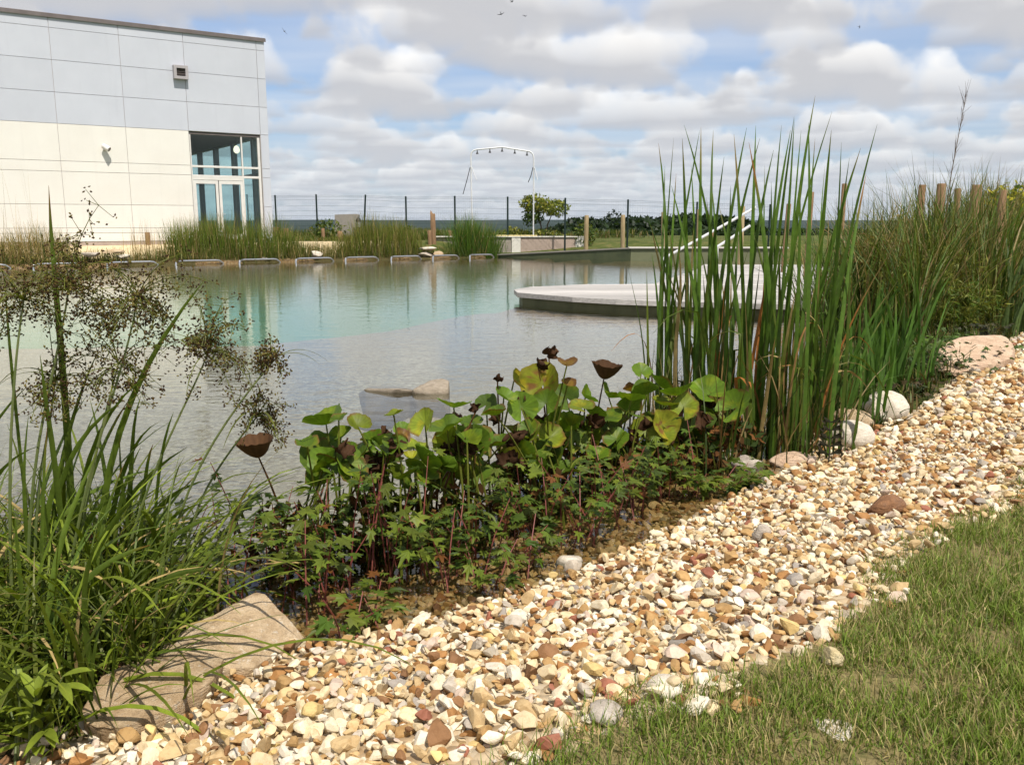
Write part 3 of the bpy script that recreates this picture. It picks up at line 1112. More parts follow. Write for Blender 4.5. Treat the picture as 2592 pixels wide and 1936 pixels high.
# a lit ceiling lamp seen through the corner pane
cl = empty('hanging_lamp', bld.matrix_basis @ Vector((-0.95, 1.2, 4.35)), 'round lit lamp hanging behind the glass near the building corner', 'lamp')
m, t, out = material('lamp_glow')
em = t.node('ShaderNodeEmission')
em.inputs['Color'].default_value = (1, 0.9, 0.62, 1)
em.inputs['Strength'].default_value = 1.6
t.l.new(em.outputs[0], out.inputs['Surface'])
M_GLOW = m
MB().tube([(0, 0, 0.52), (0, 0, 0.2)], 0.008).build('cord', M_DARKM, cl)
MB().tube([(0, 0, 0.2), (0, 0, 0.16), (0, 0, 0.05), (0, 0, -0.05), (0, 0, -0.11)], [0.02, 0.08, 0.125, 0.11, 0.03], 14).build('globe', M_GLOW, cl, smooth=True)


# ------------------------------------------------------------------ green wire fence
M_FENCE = mat_mottled('fence_green', (0.006, 0.018, 0.016), (0.012, 0.028, 0.024), 10, 0.45)
fence = empty('wire_fence', (0, 0, 0), 'dark green welded wire fence with slim posts along the far bank', 'fence')
fpx = [(560, 492, 43.5, 0), (625, 492, 43.3, 0), (696, 494, 43.0, 0), (800, 492, 42.5, 0), (925, 493, 41.8, 0.08), (1027, 497, 41.0, 0), (1151, 496, 40.3, 0), (1285, 498, 39.6, 0), (1431, 501, 38.6, 0),
       (1590, 505, 37.6, 0), (1765, 511, 36.9, 0), (1950, 517, 36.3, 0)]
fp = []
for px, py, d, leanx in fpx:
    top = at_d(px, py, d)
    b = Vector((top.x - leanx * 1.9, d, gz(top.x, d) - 0.15))
    fp.append((b, top))
    MB().tube([b, top - Vector((0, 0, 0.01)), top], [0.042, 0.042, 0.03], 8).build('fence_post', M_FENCE, fence, smooth=True)
for (b0, t0), (b1, t1) in zip(fp[:-1], fp[1:]):
    mb = MB()
    l0, l1 = t0 - Vector((0, 0, 0.05)), t1 - Vector((0, 0, 0.05))
    k0, k1 = t0 - Vector((0, 0, 1.85)), t1 - Vector((0, 0, 1.85))
    L = (l1 - l0).length
    nv = max(8, int(L / 0.10))
    for q in range(nv + 1):
        s = q / nv
        a, c = l0.lerp(l1, s), k0.lerp(k1, s)
        mb.tube([c, a + Vector((0, 0, 0.03))], 0.0016, 3, False)
    for q, zf in enumerate((0, 0.035, 0.11, 0.27, 0.40, 0.53, 0.66, 0.80, 0.96)):
        off = Vector((0, -0.02 if q % 2 else 0.0, 0))
        mb.tube([l0.lerp(k0, zf) + off, l1.lerp(k1, zf) + off], 0.0048, 4, False)
    mb.build('wire_panel', M_FENCE, fence)

# ------------------------------------------------------------------ walls at the pond's far right corner
M_LINER = mat_mottled('pond_liner', (0.040, 0.050, 0.024), (0.065, 0.078, 0.036), 2.2, 0.6, c=(0.085, 0.092, 0.045), space='w')
M_LINER_LIT = mat_mottled('pond_liner_lit', (0.125, 0.135, 0.070), (0.165, 0.17, 0.095), 2.2, 0.6, space='w')  # same liner on the sunnier face, its stronger light put into the colour
M_COPE = mat_mottled('stone_coping', (0.50, 0.47, 0.42), (0.62, 0.58, 0.52), 9, 0.8)
M_CONC = mat_mottled('concrete_grey', (0.20, 0.185, 0.16), (0.30, 0.275, 0.24), 6, 0.9, bstr=0.4, c=(0.24, 0.21, 0.18))
A, B = Vector((-0.62, 38.02, 0)), Vector((4.75, 35.28, 0))
d = (B - A).normalized()
nn = Vector((-d.y, d.x, 0))
mb = MB()
q = [A, B, B + nn * 0.3, A + nn * 0.3]
mb.add([(p.x, p.y, -1.8) for p in q] + [(q[0].x, q[0].y, 0.08), (q[1].x, q[1].y, 0.44), (q[2].x, q[2].y, 0.44), (q[3].x, q[3].y, 0.08)],
       [(3, 2, 1, 0), (4, 5, 6, 7), (0, 1, 5, 4), (1, 2, 6, 5), (2, 3, 7, 6), (3, 0, 4, 7)])
sw = mb.build('liner_wall', M_LINER)
tag(sw, 'dark green sloping pond wall in front of the pink wall', 'pond wall')
mb = MB()
o1, o2 = -nn * 0.04, nn * 0.36
q = [A + o1, B + o1, B + o2, A + o2]
mb.add([(q[0].x, q[0].y, 0.082), (q[1].x, q[1].y, 0.442), (q[2].x, q[2].y, 0.442), (q[3].x, q[3].y, 0.082), (q[0].x, q[0].y, 0.13), (q[1].x, q[1].y, 0.49), (q[2].x, q[2].y, 0.49), (q[3].x, q[3].y, 0.13)],
       [(3, 2, 1, 0), (4, 5, 6, 7), (0, 1, 5, 4), (1, 2, 6, 5), (2, 3, 7, 6), (3, 0, 4, 7)])
mb.build('coping', M_CONC, sw)
w2 = MB().box((7.90, 35.45, -0.68), (6.25, 0.3, 2.24)).build('liner_wall', M_LINER_LIT)
tag(w2, 'paler olive pond wall with white coping behind the reeds', 'pond wall')
MB().box((7.90, 35.43, 0.475), (6.4, 0.42, 0.06), bev=0.01).build('coping', M_COPE, w2)

# low wall with white blocks and pink panels
M_PINK = mat_mottled('pink_render', (0.36, 0.27, 0.215), (0.45, 0.35, 0.285), 5, 0.9, c=(0.33, 0.25, 0.20), bstr=0.3)
M_GREYR = mat_mottled('grey_render', (0.30, 0.26, 0.22), (0.40, 0.35, 0.29), 4, 0.9, bstr=0.3)
M_WHITEB = mat_mottled('white_block', (0.66, 0.62, 0.54), (0.76, 0.72, 0.64), 6, 0.8, bstr=0.15)
rw = empty('garden_wall', (0, 39.5, 0.2), 'low garden wall of pink panels and white blocks below the shower arch', 'wall')


def wx(px, d=39.5):
    return at_d(px, 600, d).x


for px0, px1, mat, nm, y in ((1095, 1180, M_GREYR, 'panel', 0.05), (1180, 1295, M_GREYR, 'panel', 0.02), (1295, 1318, M_WHITEB, 'block', -0.03), (1318, 1457, M_PINK, 'panel', 0.0), (1457, 1480, M_WHITEB, 'block', -0.03)):
    x0, x1 = wx(px0), wx(px1)
    MB().box(((x0 + x1) / 2, y + 0.15, 0.26), (x1 - x0 - 0.004, 0.30, 0.72), bev=0.008).build(nm, mat, rw)
x0, x1 = wx(1093), wx(1482)
MB().box(((x0 + x1) / 2, 0.15, 0.645), (x1 - x0, 0.40, 0.045), bev=0.008).build('cap', M_WHITEB, rw)
M_YEL = mat_mottled('yellow_plank', (0.66, 0.54, 0.24), (0.74, 0.62, 0.30), 6, 0.6)
x0, x1 = wx(1254), wx(1360)
yp = MB().box(((x0 + x1) / 2, 39.64, 0.895), (x1 - x0, 0.16, 0.05), bev=0.01).build('plank', M_YEL)
tag(yp, 'pale yellow plank lying on top of the low wall', 'plank')

# ------------------------------------------------------------------ shower arch
M_WPIPE = mat_mottled('white_pipe', (0.66, 0.66, 0.66), (0.76, 0.76, 0.75), 9, 0.35, 0.1)
DA = 40.6
arch = empty('shower_arch', at_d(1271, 600, DA), 'tall white pipe arch with five dark spray heads above the low wall', 'shower')
og = arch.location.copy()
gl0 = gz(at_d(1192, 600, DA).x, DA)
pts_l = [at_d(1196, 610, DA), at_d(1195, 560, DA), at_d(1193, 470, DA), at_d(1192, 400, DA)]
pts_l[0].z = gl0 - 0.1
arc_l = [at_d(x, y, DA) for x, y in ((1192, 393), (1194, 386), (1199, 381), (1206, 379))]
topb = [at_d(x, y, DA) for x, y in ((1240, 376), (1271, 373), (1303, 378), (1335, 383))]
arc_r = [at_d(x, y, DA) for x, y in ((1341, 384), (1347, 388), (1350, 394), (1351, 402))]
pts_r = [at_d(1351, 470, DA), at_d(1350, 560, DA), at_d(1350, 610, DA)]
pts_r[-1].z = gl0 - 0.1
MB().tube([p - og for p in pts_l + arc_l + topb + arc_r + pts_r], 0.034, 8).build('pipe_frame', M_WPIPE, arch, smooth=True)
for x, y in ((1208, 381), (1240, 378), (1271, 375), (1303, 380), (1334, 385)):
    p = at_d(x, y, DA) - og
    MB().tube([p, p - Vector((0, 0, 0.05)), p - Vector((0, 0, 0.09)), p - Vector((0, 0, 0.16)), p - Vector((0, 0, 0.165))], [0.02, 0.022, 0.035, 0.062, 0.05], 10).build('spray_head', M_DARKM, arch, smooth=True)
for pts, mat in ((((1190, 424), (1183, 452), (1172, 492)), M_DARKM), (((1195, 424), (1200, 440), (1207, 456)), M_WPIPE), (((1349, 424), (1344, 445), (1337, 462)), M_DARKM), (((1353, 424), (1357, 440), (1361, 456)), M_WPIPE)):
    MB().tube([at_d(x, y, DA - 0.05 * (k + 1)) - og for k, (x, y) in enumerate(pts)], 0.018, 6).build('hose', mat, arch, smooth=True)

# ------------------------------------------------------------------ bollard lamp, concrete block
b0 = at_d(909, 606, 39.6)
b0.z = gz(b0.x, b0.y)
bo = empty('bollard_lamp', b0, 'short black bollard lamp with silver collar near the leaning fence post', 'bollard')
hb = at_d(909, 550, 39.6).z - b0.z
MB().tube([(0, 0, -0.05), (0, 0, hb * 0.58)], 0.115, 16).build('post', M_DARKM, bo, smooth=True)
MB().tube([(0, 0, hb * 0.58), (0, 0, hb * 0.80)], 0.105, 16).build('diffuser', M_STEEL, bo, smooth=True)
MB().tube([(0, 0, hb * 0.80), (0, 0, hb * 0.88), (0, 0, hb * 0.96), (0, 0, hb)], [0.125, 0.12, 0.08, 0.02], 16).build('cap', M_DARKM, bo, smooth=True)
c0, c1 = at_d(848, 600, 41.0), at_d(907, 543, 41.0)
zb = gz(c0.x, 41.0) - 0.1
cb = MB()
ol = [(c0.x, zb), (c1.x, zb), (c1.x - 0.01, c1.z - 0.01), (c1.x - 0.12, c1.z + 0.02), (c0.x + 0.3, c1.z + 0.0), (c0.x + 0.02, c1.z - 0.01)]
n = len(ol)
cb.add([(x, 41.0, z) for x, z in ol] + [(x, 41.45, z) for x, z in ol], [tuple(range(n)), tuple(range(n, 2 * n))[::-1]] + [(k, n + k, n + (k + 1) % n, (k + 1) % n) for k in range(n)])
tag(cb.build('concrete_block', M_CONC), 'upright rough grey concrete block beside the bollard lamp', 'concrete block')

# ------------------------------------------------------------------ steel hoops along the far water's edge
names = ['leftmost steel hoop rail at the far water edge, cut by the frame', 'second steel hoop rail from the left, behind the sedge heads', 'third steel hoop rail from the left, below the stacked flat stones',
         'fourth steel hoop rail from the left, below the widest reed tuft', 'fifth steel hoop rail from the left, right end of the widest tuft', 'sixth steel hoop rail from the left, by the white stone',
         'seventh steel hoop rail from the left, left of the bollard reflection', 'eighth steel hoop rail from the left, below the middle tuft', 'ninth steel hoop rail from the left, below the stones', 'rightmost steel hoop rail, below the tuft at the dark wall']
hp = [(-70, 24), (82, 205), (268, 400), (441, 566), (601, 710), (743, 846), (868, 960), (983, 1068), (1088, 1164), (1181, 1252)]
EW = (FAR_B - FAR_A) / np.linalg.norm(FAR_B - FAR_A)
EN = np.array((EW[1], -EW[0]))                 # towards the water


def on_edge(px, off=0.0):
    """point on the far pond edge seen in the column px, off metres towards the water"""
    r = ray(px, 660)
    A0 = FAR_A + EN * off
    # solve A0 + EW*s = (r0,r1)*k
    M_ = np.array([[r[0], -EW[0]], [r[1], -EW[1]]])
    k, s = np.linalg.solve(M_, A0)
    return np.array((r[0] * k, r[1] * k))


for (a, b), nm in zip(hp, names):
    p0, p1 = on_edge(a, 0.22), on_edge(b, 0.22)
    u = Vector((*(p1 - p0), 0)); L = u.length; u.normalize()
    w = Vector((EN[0], EN[1], 0))
    zt = 0.13
    pts = [w * 0.30 + Vector((0, 0, -0.25)), w * 0.30 + Vector((0, 0, 0.02)), w * 0.28 + u * 0.02 + Vector((0, 0, 0.10)), w * 0.2 + u * 0.06 + Vector((0, 0, zt - 0.05)),
           w * 0.08 + u * 0.14 + Vector((0, 0, zt - 0.01)), u * 0.26 + Vector((0, 0, zt))]
    pts += [u * (L - 0.26) + Vector((0, 0, zt)), u * (L - 0.14) - w * 0.04 + Vector((0, 0, zt - 0.015)), u * (L - 0.05) - w * 0.08 + Vector((0, 0, zt - 0.08)), u * L - w * 0.1 + Vector((0, 0, 0.02)), u * L - w * 0.1 + Vector((0, 0, -0.25))]
    o = MB().tube(pts, 0.036, 10).build('hoop_rail', M_STEEL, None, smooth=True)
    o.location = (p0[0], p0[1], 0)
    tag(o, nm, 'rail', 'steel hoop rails along the far water edge')

# ------------------------------------------------------------------ timber deck over the water
M_PLANK = mat_mottled('deck_wood', (0.30, 0.28, 0.255), (0.46, 0.43, 0.395), 3, 0.85, c=(0.55, 0.52, 0.48), stretch=(0.6, 9, 9), bstr=0.5, vary=0.24)
ZD = 0.20
dpix = [(1303, 733), (1312, 741), (1450, 752), (1560, 758), (1700, 763), (1930, 769)]
front = [at_z(x, y, ZD) for x, y in dpix]
back = [at_z(x, y, ZD) for x, y in ((1345, 726), (1490, 719.5), (1655, 719), (1765, 681), (1782, 669))]
shore = [Vector((6.3, 13.6, ZD)), Vector((7.6, 16.3, ZD)), Vector((9.8, 20.5, ZD)), Vector((11.4, 24.6, ZD)), Vector((11.6, 26.6, ZD))]
dk = np.array([(p.x, p.y) for p in front + shore + back[::-1]])
deck = empty('pond_deck', (float(dk[0, 0]), float(dk[0, 1]), 0), 'angular weathered timber deck standing in the pond behind the reeds', 'deck')
og = deck.location.copy()


def xrange_at(y):
    xs = []
    nq = len(dk)
    for i in range(nq):
        (xa, ya), (xb, yb) = dk[i], dk[(i + 1) % nq]
        if (ya > y) != (yb > y):
            xs.append(xa + (xb - xa) * (y - ya) / (yb - ya))
    return (min(xs), max(xs)) if len(xs) >= 2 else None


PW = 0.145
y = dk[:, 1].min() + 0.01
while y < dk[:, 1].max() - 0.05:
    y1 = min(y + PW - 0.014, dk[:, 1].max() - 0.01)
    a, b = xrange_at(y + 0.003), xrange_at(y1)
    if a and b:
        mb = MB()
        vs = [(a[0], y), (a[1], y), (b[1], y1), (b[0], y1)]
        mb.prism([(p[0] - og.x, p[1] - og.y) for p in vs], ZD - 0.035, ZD + random.uniform(-0.002, 0.003))
        mb.build('plank', M_PLANK, deck)
    y += PW
# fascia boards and liner-covered base
edge_pts = [back[1], back[0]] + front + [shore[0]]
for p, q in zip(edge_pts[:-1], edge_pts[1:]):
    dd_ = (q - p)
    L = dd_.length
    if L < 0.05:
        continue
    ang = math.atan2(dd_.y, dd_.x)
    mid = (p + q) / 2 - og
    MB().box((mid.x, mid.y, ZD - 0.043), (L + 0.02, 0.03, 0.085), Matrix.Rotation(ang, 3, 'Z')).build('fascia', M_PLANK, deck)
cpt = dk.mean(0)
ins = []
for i in range(len(dk)):
    a, b, c = dk[i - 1], dk[i], dk[(i + 1) % len(dk)]
    dv = (c - a) / np.linalg.norm(c - a)
    nr = np.array((dv[1], -dv[0]))
    if not inside(np.array([b + nr * 0.03]), dk)[0]:
        nr = -nr
    ins.append(b + nr * 0.09)
mb = MB()
mb.prism([(p[0] - og.x, p[1] - og.y) for p in ins], -1.9, ZD - 0.088)
mb.build('base', mat_mottled('deck_liner', (0.075, 0.085, 0.040), (0.12, 0.125, 0.06), 3.0, 0.6, c=(0.15, 0.15, 0.08), space='w'), deck)

# stair rails by the deck
for k, (pa, pb, d, lab) in enumerate((((1680, 655), (1888, 539), 21.3, 'long slanting white handrail above the deck behind the reeds'), ((1815, 626), (1890, 577), 20.4, 'short lower slanting white handrail beside the longer one'))):
    a, b = at_d(*pa, d), at_d(*pb, d)
    h = empty('handrail', a, lab, 'handrail', 'white handrails at the deck')
    u = b - a
    MB().tube([Vector((-0.05, 0, -0.16)), Vector((-0.03, 0, -0.04)), Vector((0.02, 0, 0.02)), u * 0.5, u, u * 1.12], 0.032, 8).build('rail', M_WPIPE, h, smooth=True)
    for s in (0.02,):
        p = u * s
        zf = ZD if s > 0.5 else -0.6
        MB().tube([Vector((p.x, 0.0, zf - a.z)), p], 0.024, 8).build('post', M_WPIPE, h, smooth=True)

# ------------------------------------------------------------------ rocks and stones
import mathutils
from mathutils import noise as mnoise


def mat_rock(name, a, b, c, scale=5.0, lichen=None, rel=0.9):
    m, t, out = material(name)
    co = objco(t)
    scale = scale * 2.4
    n = t.noise(co, scale, 6, 0.66)
    st = t.noise(t.vmath('MULTIPLY', co, (1.0, 1.0, 5.0)), scale * 2.2, 5, 0.6)
    col = t.ramp(n, [(0.28, a), (0.5, b), (0.72, c)])
    col = t.mix(t.maprange(st, 0.5, 0.75, 0, 0.5), col, tuple(x * 0.62 for x in a) + (1,))
    if lichen:
        col = t.mix(t.maprange(t.noise(co, scale * 3.1, 4, 0.7), 0.58, 0.66, 0, 0.7), col, (*lichen, 1))
    fine = t.noise(co, scale * 14, 4, 0.65)
    col = t.mix(1.0, col, t.ramp(fine, [(0.3, (0.78, 0.76, 0.74)), (0.7, (1.15, 1.15, 1.15))]), 'MULTIPLY')
    sz = t.node('ShaderNodeSeparateXYZ')
    t.l.new(worldpos(t), sz.inputs[0])
    col = t.mix(t.maprange(sz.outputs[2], 0.0, 0.02, 0.75, 0.0), col, (0.10, 0.08, 0.05, 1))      # wet and grown over below the water line
    hh = t.math('ADD', t.math('MULTIPLY', st, 0.7), t.math('MULTIPLY', fine, 0.35))
    bsdf(t, out, col, 0.85, 0, 0.25, bump(t, hh, rel, 0.022))
    return m


M_RTAN = mat_rock('rock_tan', (0.34, 0.23, 0.125), (0.50, 0.37, 0.225), (0.60, 0.48, 0.33), 5, (0.60, 0.53, 0.42))
M_RTAN2 = mat_rock('rock_tan_dark', (0.28, 0.18, 0.09), (0.43, 0.305, 0.175), (0.54, 0.42, 0.27), 6, (0.50, 0.42, 0.31))
M_RWET = mat_rock('rock_wet', (0.20, 0.16, 0.115), (0.30, 0.25, 0.185), (0.38, 0.32, 0.25), 5, rel=0.5)
M_RRED = mat_rock('rock_red', (0.13, 0.06, 0.03), (0.30, 0.15, 0.07), (0.20, 0.12, 0.08), 6)
M_RWHITE = mat_rock('rock_white', (0.42, 0.35, 0.26), (0.62, 0.55, 0.44), (0.72, 0.66, 0.56), 4, rel=0.4)
M_RGREY = mat_rock('rock_grey', (0.30, 0.25, 0.19), (0.44, 0.38, 0.31), (0.52, 0.47, 0.40), 5, rel=0.5)
M_RPINK = mat_rock('rock_pink', (0.40, 0.26, 0.17), (0.56, 0.40, 0.27), (0.62, 0.48, 0.35), 3)


def hull_rock(name, pts, mat, label, group=None, rough=0.012, bev=0.02, seed=0, sub=3, cat='rock'):
    """a rock with the given corner points (world), edges worn round, surface uneven"""
    cen = Vector((sum(p[0] for p in pts) / len(pts), sum(p[1] for p in pts) / len(pts), min(p[2] for p in pts)))
    b = bmesh.new()
    for p in pts:
        b.verts.new(Vector(p) - cen)
    bmesh.ops.convex_hull(b, input=b.verts[:])
    bmesh.ops.delete(b, geom=[v for v in b.verts if not v.link_faces], context='VERTS')
    bmesh.ops.dissolve_limit(b, angle_limit=R(8), verts=b.verts[:], edges=b.edges[:])
    bmesh.ops.bevel(b, geom=b.edges[:], offset=bev, segments=2, profile=0.6, affect='EDGES', clamp_overlap=True)
    bmesh.ops.triangulate(b, faces=b.faces[:])
    for _ in range(sub):
        longe = [e for e in b.edges if e.calc_length() > 0.03 + 0.5 * bev]
        if not longe or len(b.faces) > 6000:
            break
        bmesh.ops.subdivide_edges(b, edges=longe, cuts=1)
        bmesh.ops.triangulate(b, faces=b.faces[:])
    b.normal_update()
    for v in b.verts:
        q = v.co * (0.35 / max(rough * 6, 0.05)) + Vector((seed * 3.1, seed * 1.7, 0))
        rd = 1 - 2 * abs(mnoise.noise(q * 0.8 + Vector((7, 3, seed))))
        v.co += v.normal * ((mnoise.fractal(q, 0.9, 2.1, 4) * 0.7 - 0.5 * max(rd - 0.55, 0) * 2) * rough)
    me = bpy.data.meshes.new(name)
    b.to_mesh(me)
    b.free()
    me.polygons.foreach_set('use_smooth', np.ones(len(me.polygons), bool))
    me.set_sharp_from_angle(angle=R(24))
    me.materials.append(mat)
    o = link(name, me)
    o.location = cen
    return tag(o, label, cat, group)


def blob_rock(name, loc, size, rz, mat, label, group=None, seed=0, cuts=7, lo=0.6, tilt=(0, 0), cat='rock', rough=0.02):
    rng = np.random.default_rng(100 + seed)
    v, f = ico(4)
    v = stone_shape(v, rng, cuts, lo, 0.95, (1, 1), (1, 1))
    v = np.array([Vector(p) * (1 + mnoise.fractal(Vector(p) * 1.4 + Vector((seed, 0, 0)), 0.9, 2.1, 4) * rough * 4) for p in v])
    v = v * np.array(size) / 2
    o = link(name, np_mesh(name, v, f, None, True, mat))
    o.location = loc
    o.rotation_euler = (tilt[0], tilt[1], rz)
    return tag(o, label, cat, group)


def stone_at(px, py, wpx, hpx, dpt, mat, label, seed, zoff=None, cuts=7, lo=0.6, rz=0.0, group=None, tilt=(0, 0), cat='rock'):
    """stone whose centre is seen at px,py and whose foot stands on the ground"""
    g = at_z(px, py + hpx * 0.45, 0.0)
    for _ in range(4):
        g = at_z(px, py + hpx * 0.45, gz(g.x, g.y))
    d = g.y
    w = wpx * d * 1.02 / FPX
    h = hpx * d * 1.0 / FPX
    return blob_rock('stone' if w < 0.3 else 'boulder', (g.x, d + dpt * 0.3, g.z + h * 0.40), (w, dpt, h * 1.12), rz, mat, label, group, seed, cuts, lo, tilt, cat)


# three big rocks at the left end of the gravel
D = lambda px, py, d: at_d(px, py, d)
hull_rock('boulder', [D(400, 1640, 2.78), D(470, 1595, 2.86), D(560, 1545, 2.98), D(648, 1496, 3.06), D(672, 1502, 3.06), D(720, 1555, 3.0), D(772, 1612, 2.9), D(640, 1690, 2.66), D(500, 1700, 2.62), D(390, 1690, 2.6),
                      D(400, 1690, 2.95) - Vector((0, 0, .12)), D(660, 1600, 3.2) - Vector((0, 0, .15)), D(760, 1640, 3.0) - Vector((0, 0, .1)), D(640, 1720, 2.7) - Vector((0, 0, .08)), D(450, 1740, 2.6) - Vector((0, 0, .08))],
          M_RTAN, 'large pointed tan rock at the water edge, nearest the gravel', 'rocks at the pond margin', seed=1, bev=0.006, rough=0.014)
hull_rock('boulder', [D(200, 1790, 2.36), D(260, 1700, 2.52), D(360, 1660, 2.62), D(470, 1650, 2.68), D(565, 1665, 2.66), D(540, 1720, 2.5), D(430, 1790, 2.36), D(300, 1840, 2.26), D(205, 1830, 2.28),
                      D(210, 1840, 2.45) - Vector((0, 0, .12)), D(540, 1740, 2.62) - Vector((0, 0, .12)), D(300, 1860, 2.28) - Vector((0, 0, .08)), D(460, 1800, 2.38) - Vector((0, 0, .08))],
          M_RTAN2, 'low tan slab of rock in front of the pointed one, under sedge leaves', 'rocks at the pond margin', seed=2, bev=0.012, rough=0.020)
hull_rock('boulder', [D(160, 1620, 2.85), D(230, 1570, 2.95), D(345, 1560, 2.98), D(372, 1620, 2.85), D(350, 1680, 2.72), D(200, 1700, 2.66), D(150, 1670, 2.75),
                      D(170, 1700, 2.9) - Vector((0, 0, .2)), D(370, 1700, 2.9) - Vector((0, 0, .2)), D(260, 1740, 2.7) - Vector((0, 0, .12))],
          M_RRED, 'dark red-brown rock half hidden under the sedge', 'rocks at the pond margin', seed=3, bev=0.012, rough=0.022)
# stones along the right margin
stone_at(2252, 1034, 114, 82, 0.30, M_RWHITE, 'round pale boulder, highest and rightmost of the stones by the reeds', 11, lo=0.72, cuts=5)
stone_at(2165, 1066, 110, 62, 0.28, M_RTAN, 'tan stone wedged left of the round pale boulder', 12)
stone_at(2168, 1104, 108, 74, 0.24, M_RWHITE, 'smooth whitish stone in front of the tan stone, beside the dark frond', 13, lo=0.72, cuts=5)
stone_at(2058, 1126, 92, 56, 0.26, M_RTAN, 'brown stone standing in shallow water behind the dark frond', 14)
stone_at(2010, 1170, 130, 40, 0.20, M_RPINK, 'long low pinkish stone between gravel and shallow water', 15, rz=0.5)
stone_at(1898, 1178, 84, 58, 0.18, M_RGREY, 'speckled grey stone at the gravel edge, right of the white one', 16)
stone_at(1815, 1164, 104, 72, 0.20, M_RWHITE, 'white stone behind toothed leaves at the gravel edge', 17)
hull_rock('boulder', [D(2355, 905, 7.65), D(2380, 870, 7.82), D(2430, 848, 8.07), D(2540, 842, 8.16), D(2572, 870, 7.91), D(2560, 905, 7.57), D(2500, 925, 7.39), D(2400, 945, 7.31), D(2360, 935, 7.44),
                      D(2360, 950, 7.91) - Vector((0, 0, .15)), D(2570, 920, 7.99) - Vector((0, 0, .2)), D(2480, 960, 7.39) - Vector((0, 0, .12))], M_RPINK, 'broad flat-topped pinkish boulder beside the far gravel path', None, seed=4, bev=0.05, rough=0.02)
# odd stones on the gravel
stone_at(2248, 1282, 122, 50, 0.15, M_RRED, 'reddish brown rough stone lying alone on the gravel', 18, cuts=10, lo=0.45, rz=0.3)
stone_at(1442, 1424, 72, 32, 0.09, M_RWHITE, 'flat white stone on the gravel rim beside the toothed plants', 19, rz=0.2, cuts=4, lo=0.75)
stone_at(1688, 1748, 104, 54, 0.10, M_RWHITE, 'broad white stone near the lawn edge', 20, rz=0.4, cuts=5, lo=0.7)
stone_at(2112, 1668, 60, 54, 0.07, mat_rock('rock_yellow', (0.50, 0.38, 0.18), (0.66, 0.54, 0.30), (0.72, 0.62, 0.40), 6), 'pale yellow stone lying in the grass edge', 21)
stone_at(1530, 1812, 110, 46, 0.10, M_RGREY, 'long grey stone at the near corner of the lawn', 22, rz=-0.3)
stone_at(2120, 1846, 160, 44, 0.12, M_RWHITE, 'half buried whitish stone in the lawn', 23).location.z -= 0.028
stone_at(1930, 1350, 52, 50, 0.07, M_RGREY, 'small grey and white stone in the middle of the gravel', 24)
# rocks breaking the pond surface
hull_rock('rock', [at_z(905, 996, -0.06), at_z(925, 985, 0.015), at_z(1000, 984, 0.045), at_z(1052, 990, 0.02), at_z(1060, 1000, -0.05), at_z(960, 1003, -0.04), at_z(940, 975, -0.06), at_z(1040, 978, -0.06), at_z(920, 990, 0) - Vector((0, 0, .28)), at_z(1050, 990, 0) - Vector((0, 0, .28)), at_z(980, 960, 0) - Vector((0, 0, .28))],
          M_RWET, 'low flat rock just breaking the water surface, left one', 'rocks in the open water', seed=5, rough=0.008, bev=0.015)
hull_rock('rock', [at_d(1040, 985, 7.55), at_d(1085, 964, 7.75), at_d(1122, 954, 7.8), at_d(1138, 962, 7.75), at_d(1136, 985, 7.55), at_d(1120, 1000, 7.5) - Vector((0, 0, .05)), at_d(1060, 1005, 7.55) - Vector((0, 0, .08)),
                  at_d(1130, 990, 7.95) - Vector((0, 0, .1)), at_d(1060, 990, 7.95) - Vector((0, 0, .1)), at_d(1060, 1000, 7.6) - Vector((0, 0, .28)), at_d(1140, 1000, 7.6) - Vector((0, 0, .28)), at_d(1100, 990, 8.1) - Vector((0, 0, .28))], M_RWET, 'wedge shaped rock rising from the open water, right one', 'rocks in the open water', seed=6, rough=0.008, bev=0.02)
# stones on the far bank
for k, (px, py, w, h, lab) in enumerate(((232, 644, 60, 14, 'flat dark stone lying left in the stack under the cream wall'), (285, 637, 60, 12, 'flat tan slab on top of the stone stack under the cream wall'), (312, 648, 34, 14, 'rounded pale stone right of the stone stack under the cream wall'),
                                           (798, 643, 36, 16, 'white stone on the far bank left of the middle reed tuft'), (672, 656, 26, 9, 'small pale stone behind the fifth hoop rail'),
                                           (1082, 630, 50, 10, 'flat white slab topping the stones left of the right tuft'), (1075, 645, 44, 12, 'grey stone under the white slab, left of the right tuft'), (1108, 643, 30, 13, 'small tan stone beside the right tuft'))):
    e = on_edge(px, -0.25)
    d = e[1]
    p = at_d(px, py, d)
    mt = (M_RGREY, M_RTAN, M_RWHITE, M_RWHITE, M_RWHITE, M_RWHITE, M_RGREY, M_RTAN)[k]
    blob_rock('stone', (p.x, p.y, max(p.z, 0.08)), (w * d / FPX, 0.5, h * d / FPX * 1.15), 0.5, mt, lab, 'stones on the far bank', 40 + k, 9, 0.5)

# ------------------------------------------------------------------ plants
pr = np.random.default_rng(23)
GRN = np.array((0.072, 0.122, 0.016)); OLV = np.array((0.125, 0.135, 0.022)); YEL = np.array((0.30, 0.30, 0.05))
STR = np.array((0.48, 0.34, 0.16)); BRN = np.array((0.20, 0.095, 0.035)); RUST = np.array((0.36, 0.14, 0.045)); DRK = np.array((0.035, 0.055, 0.015))


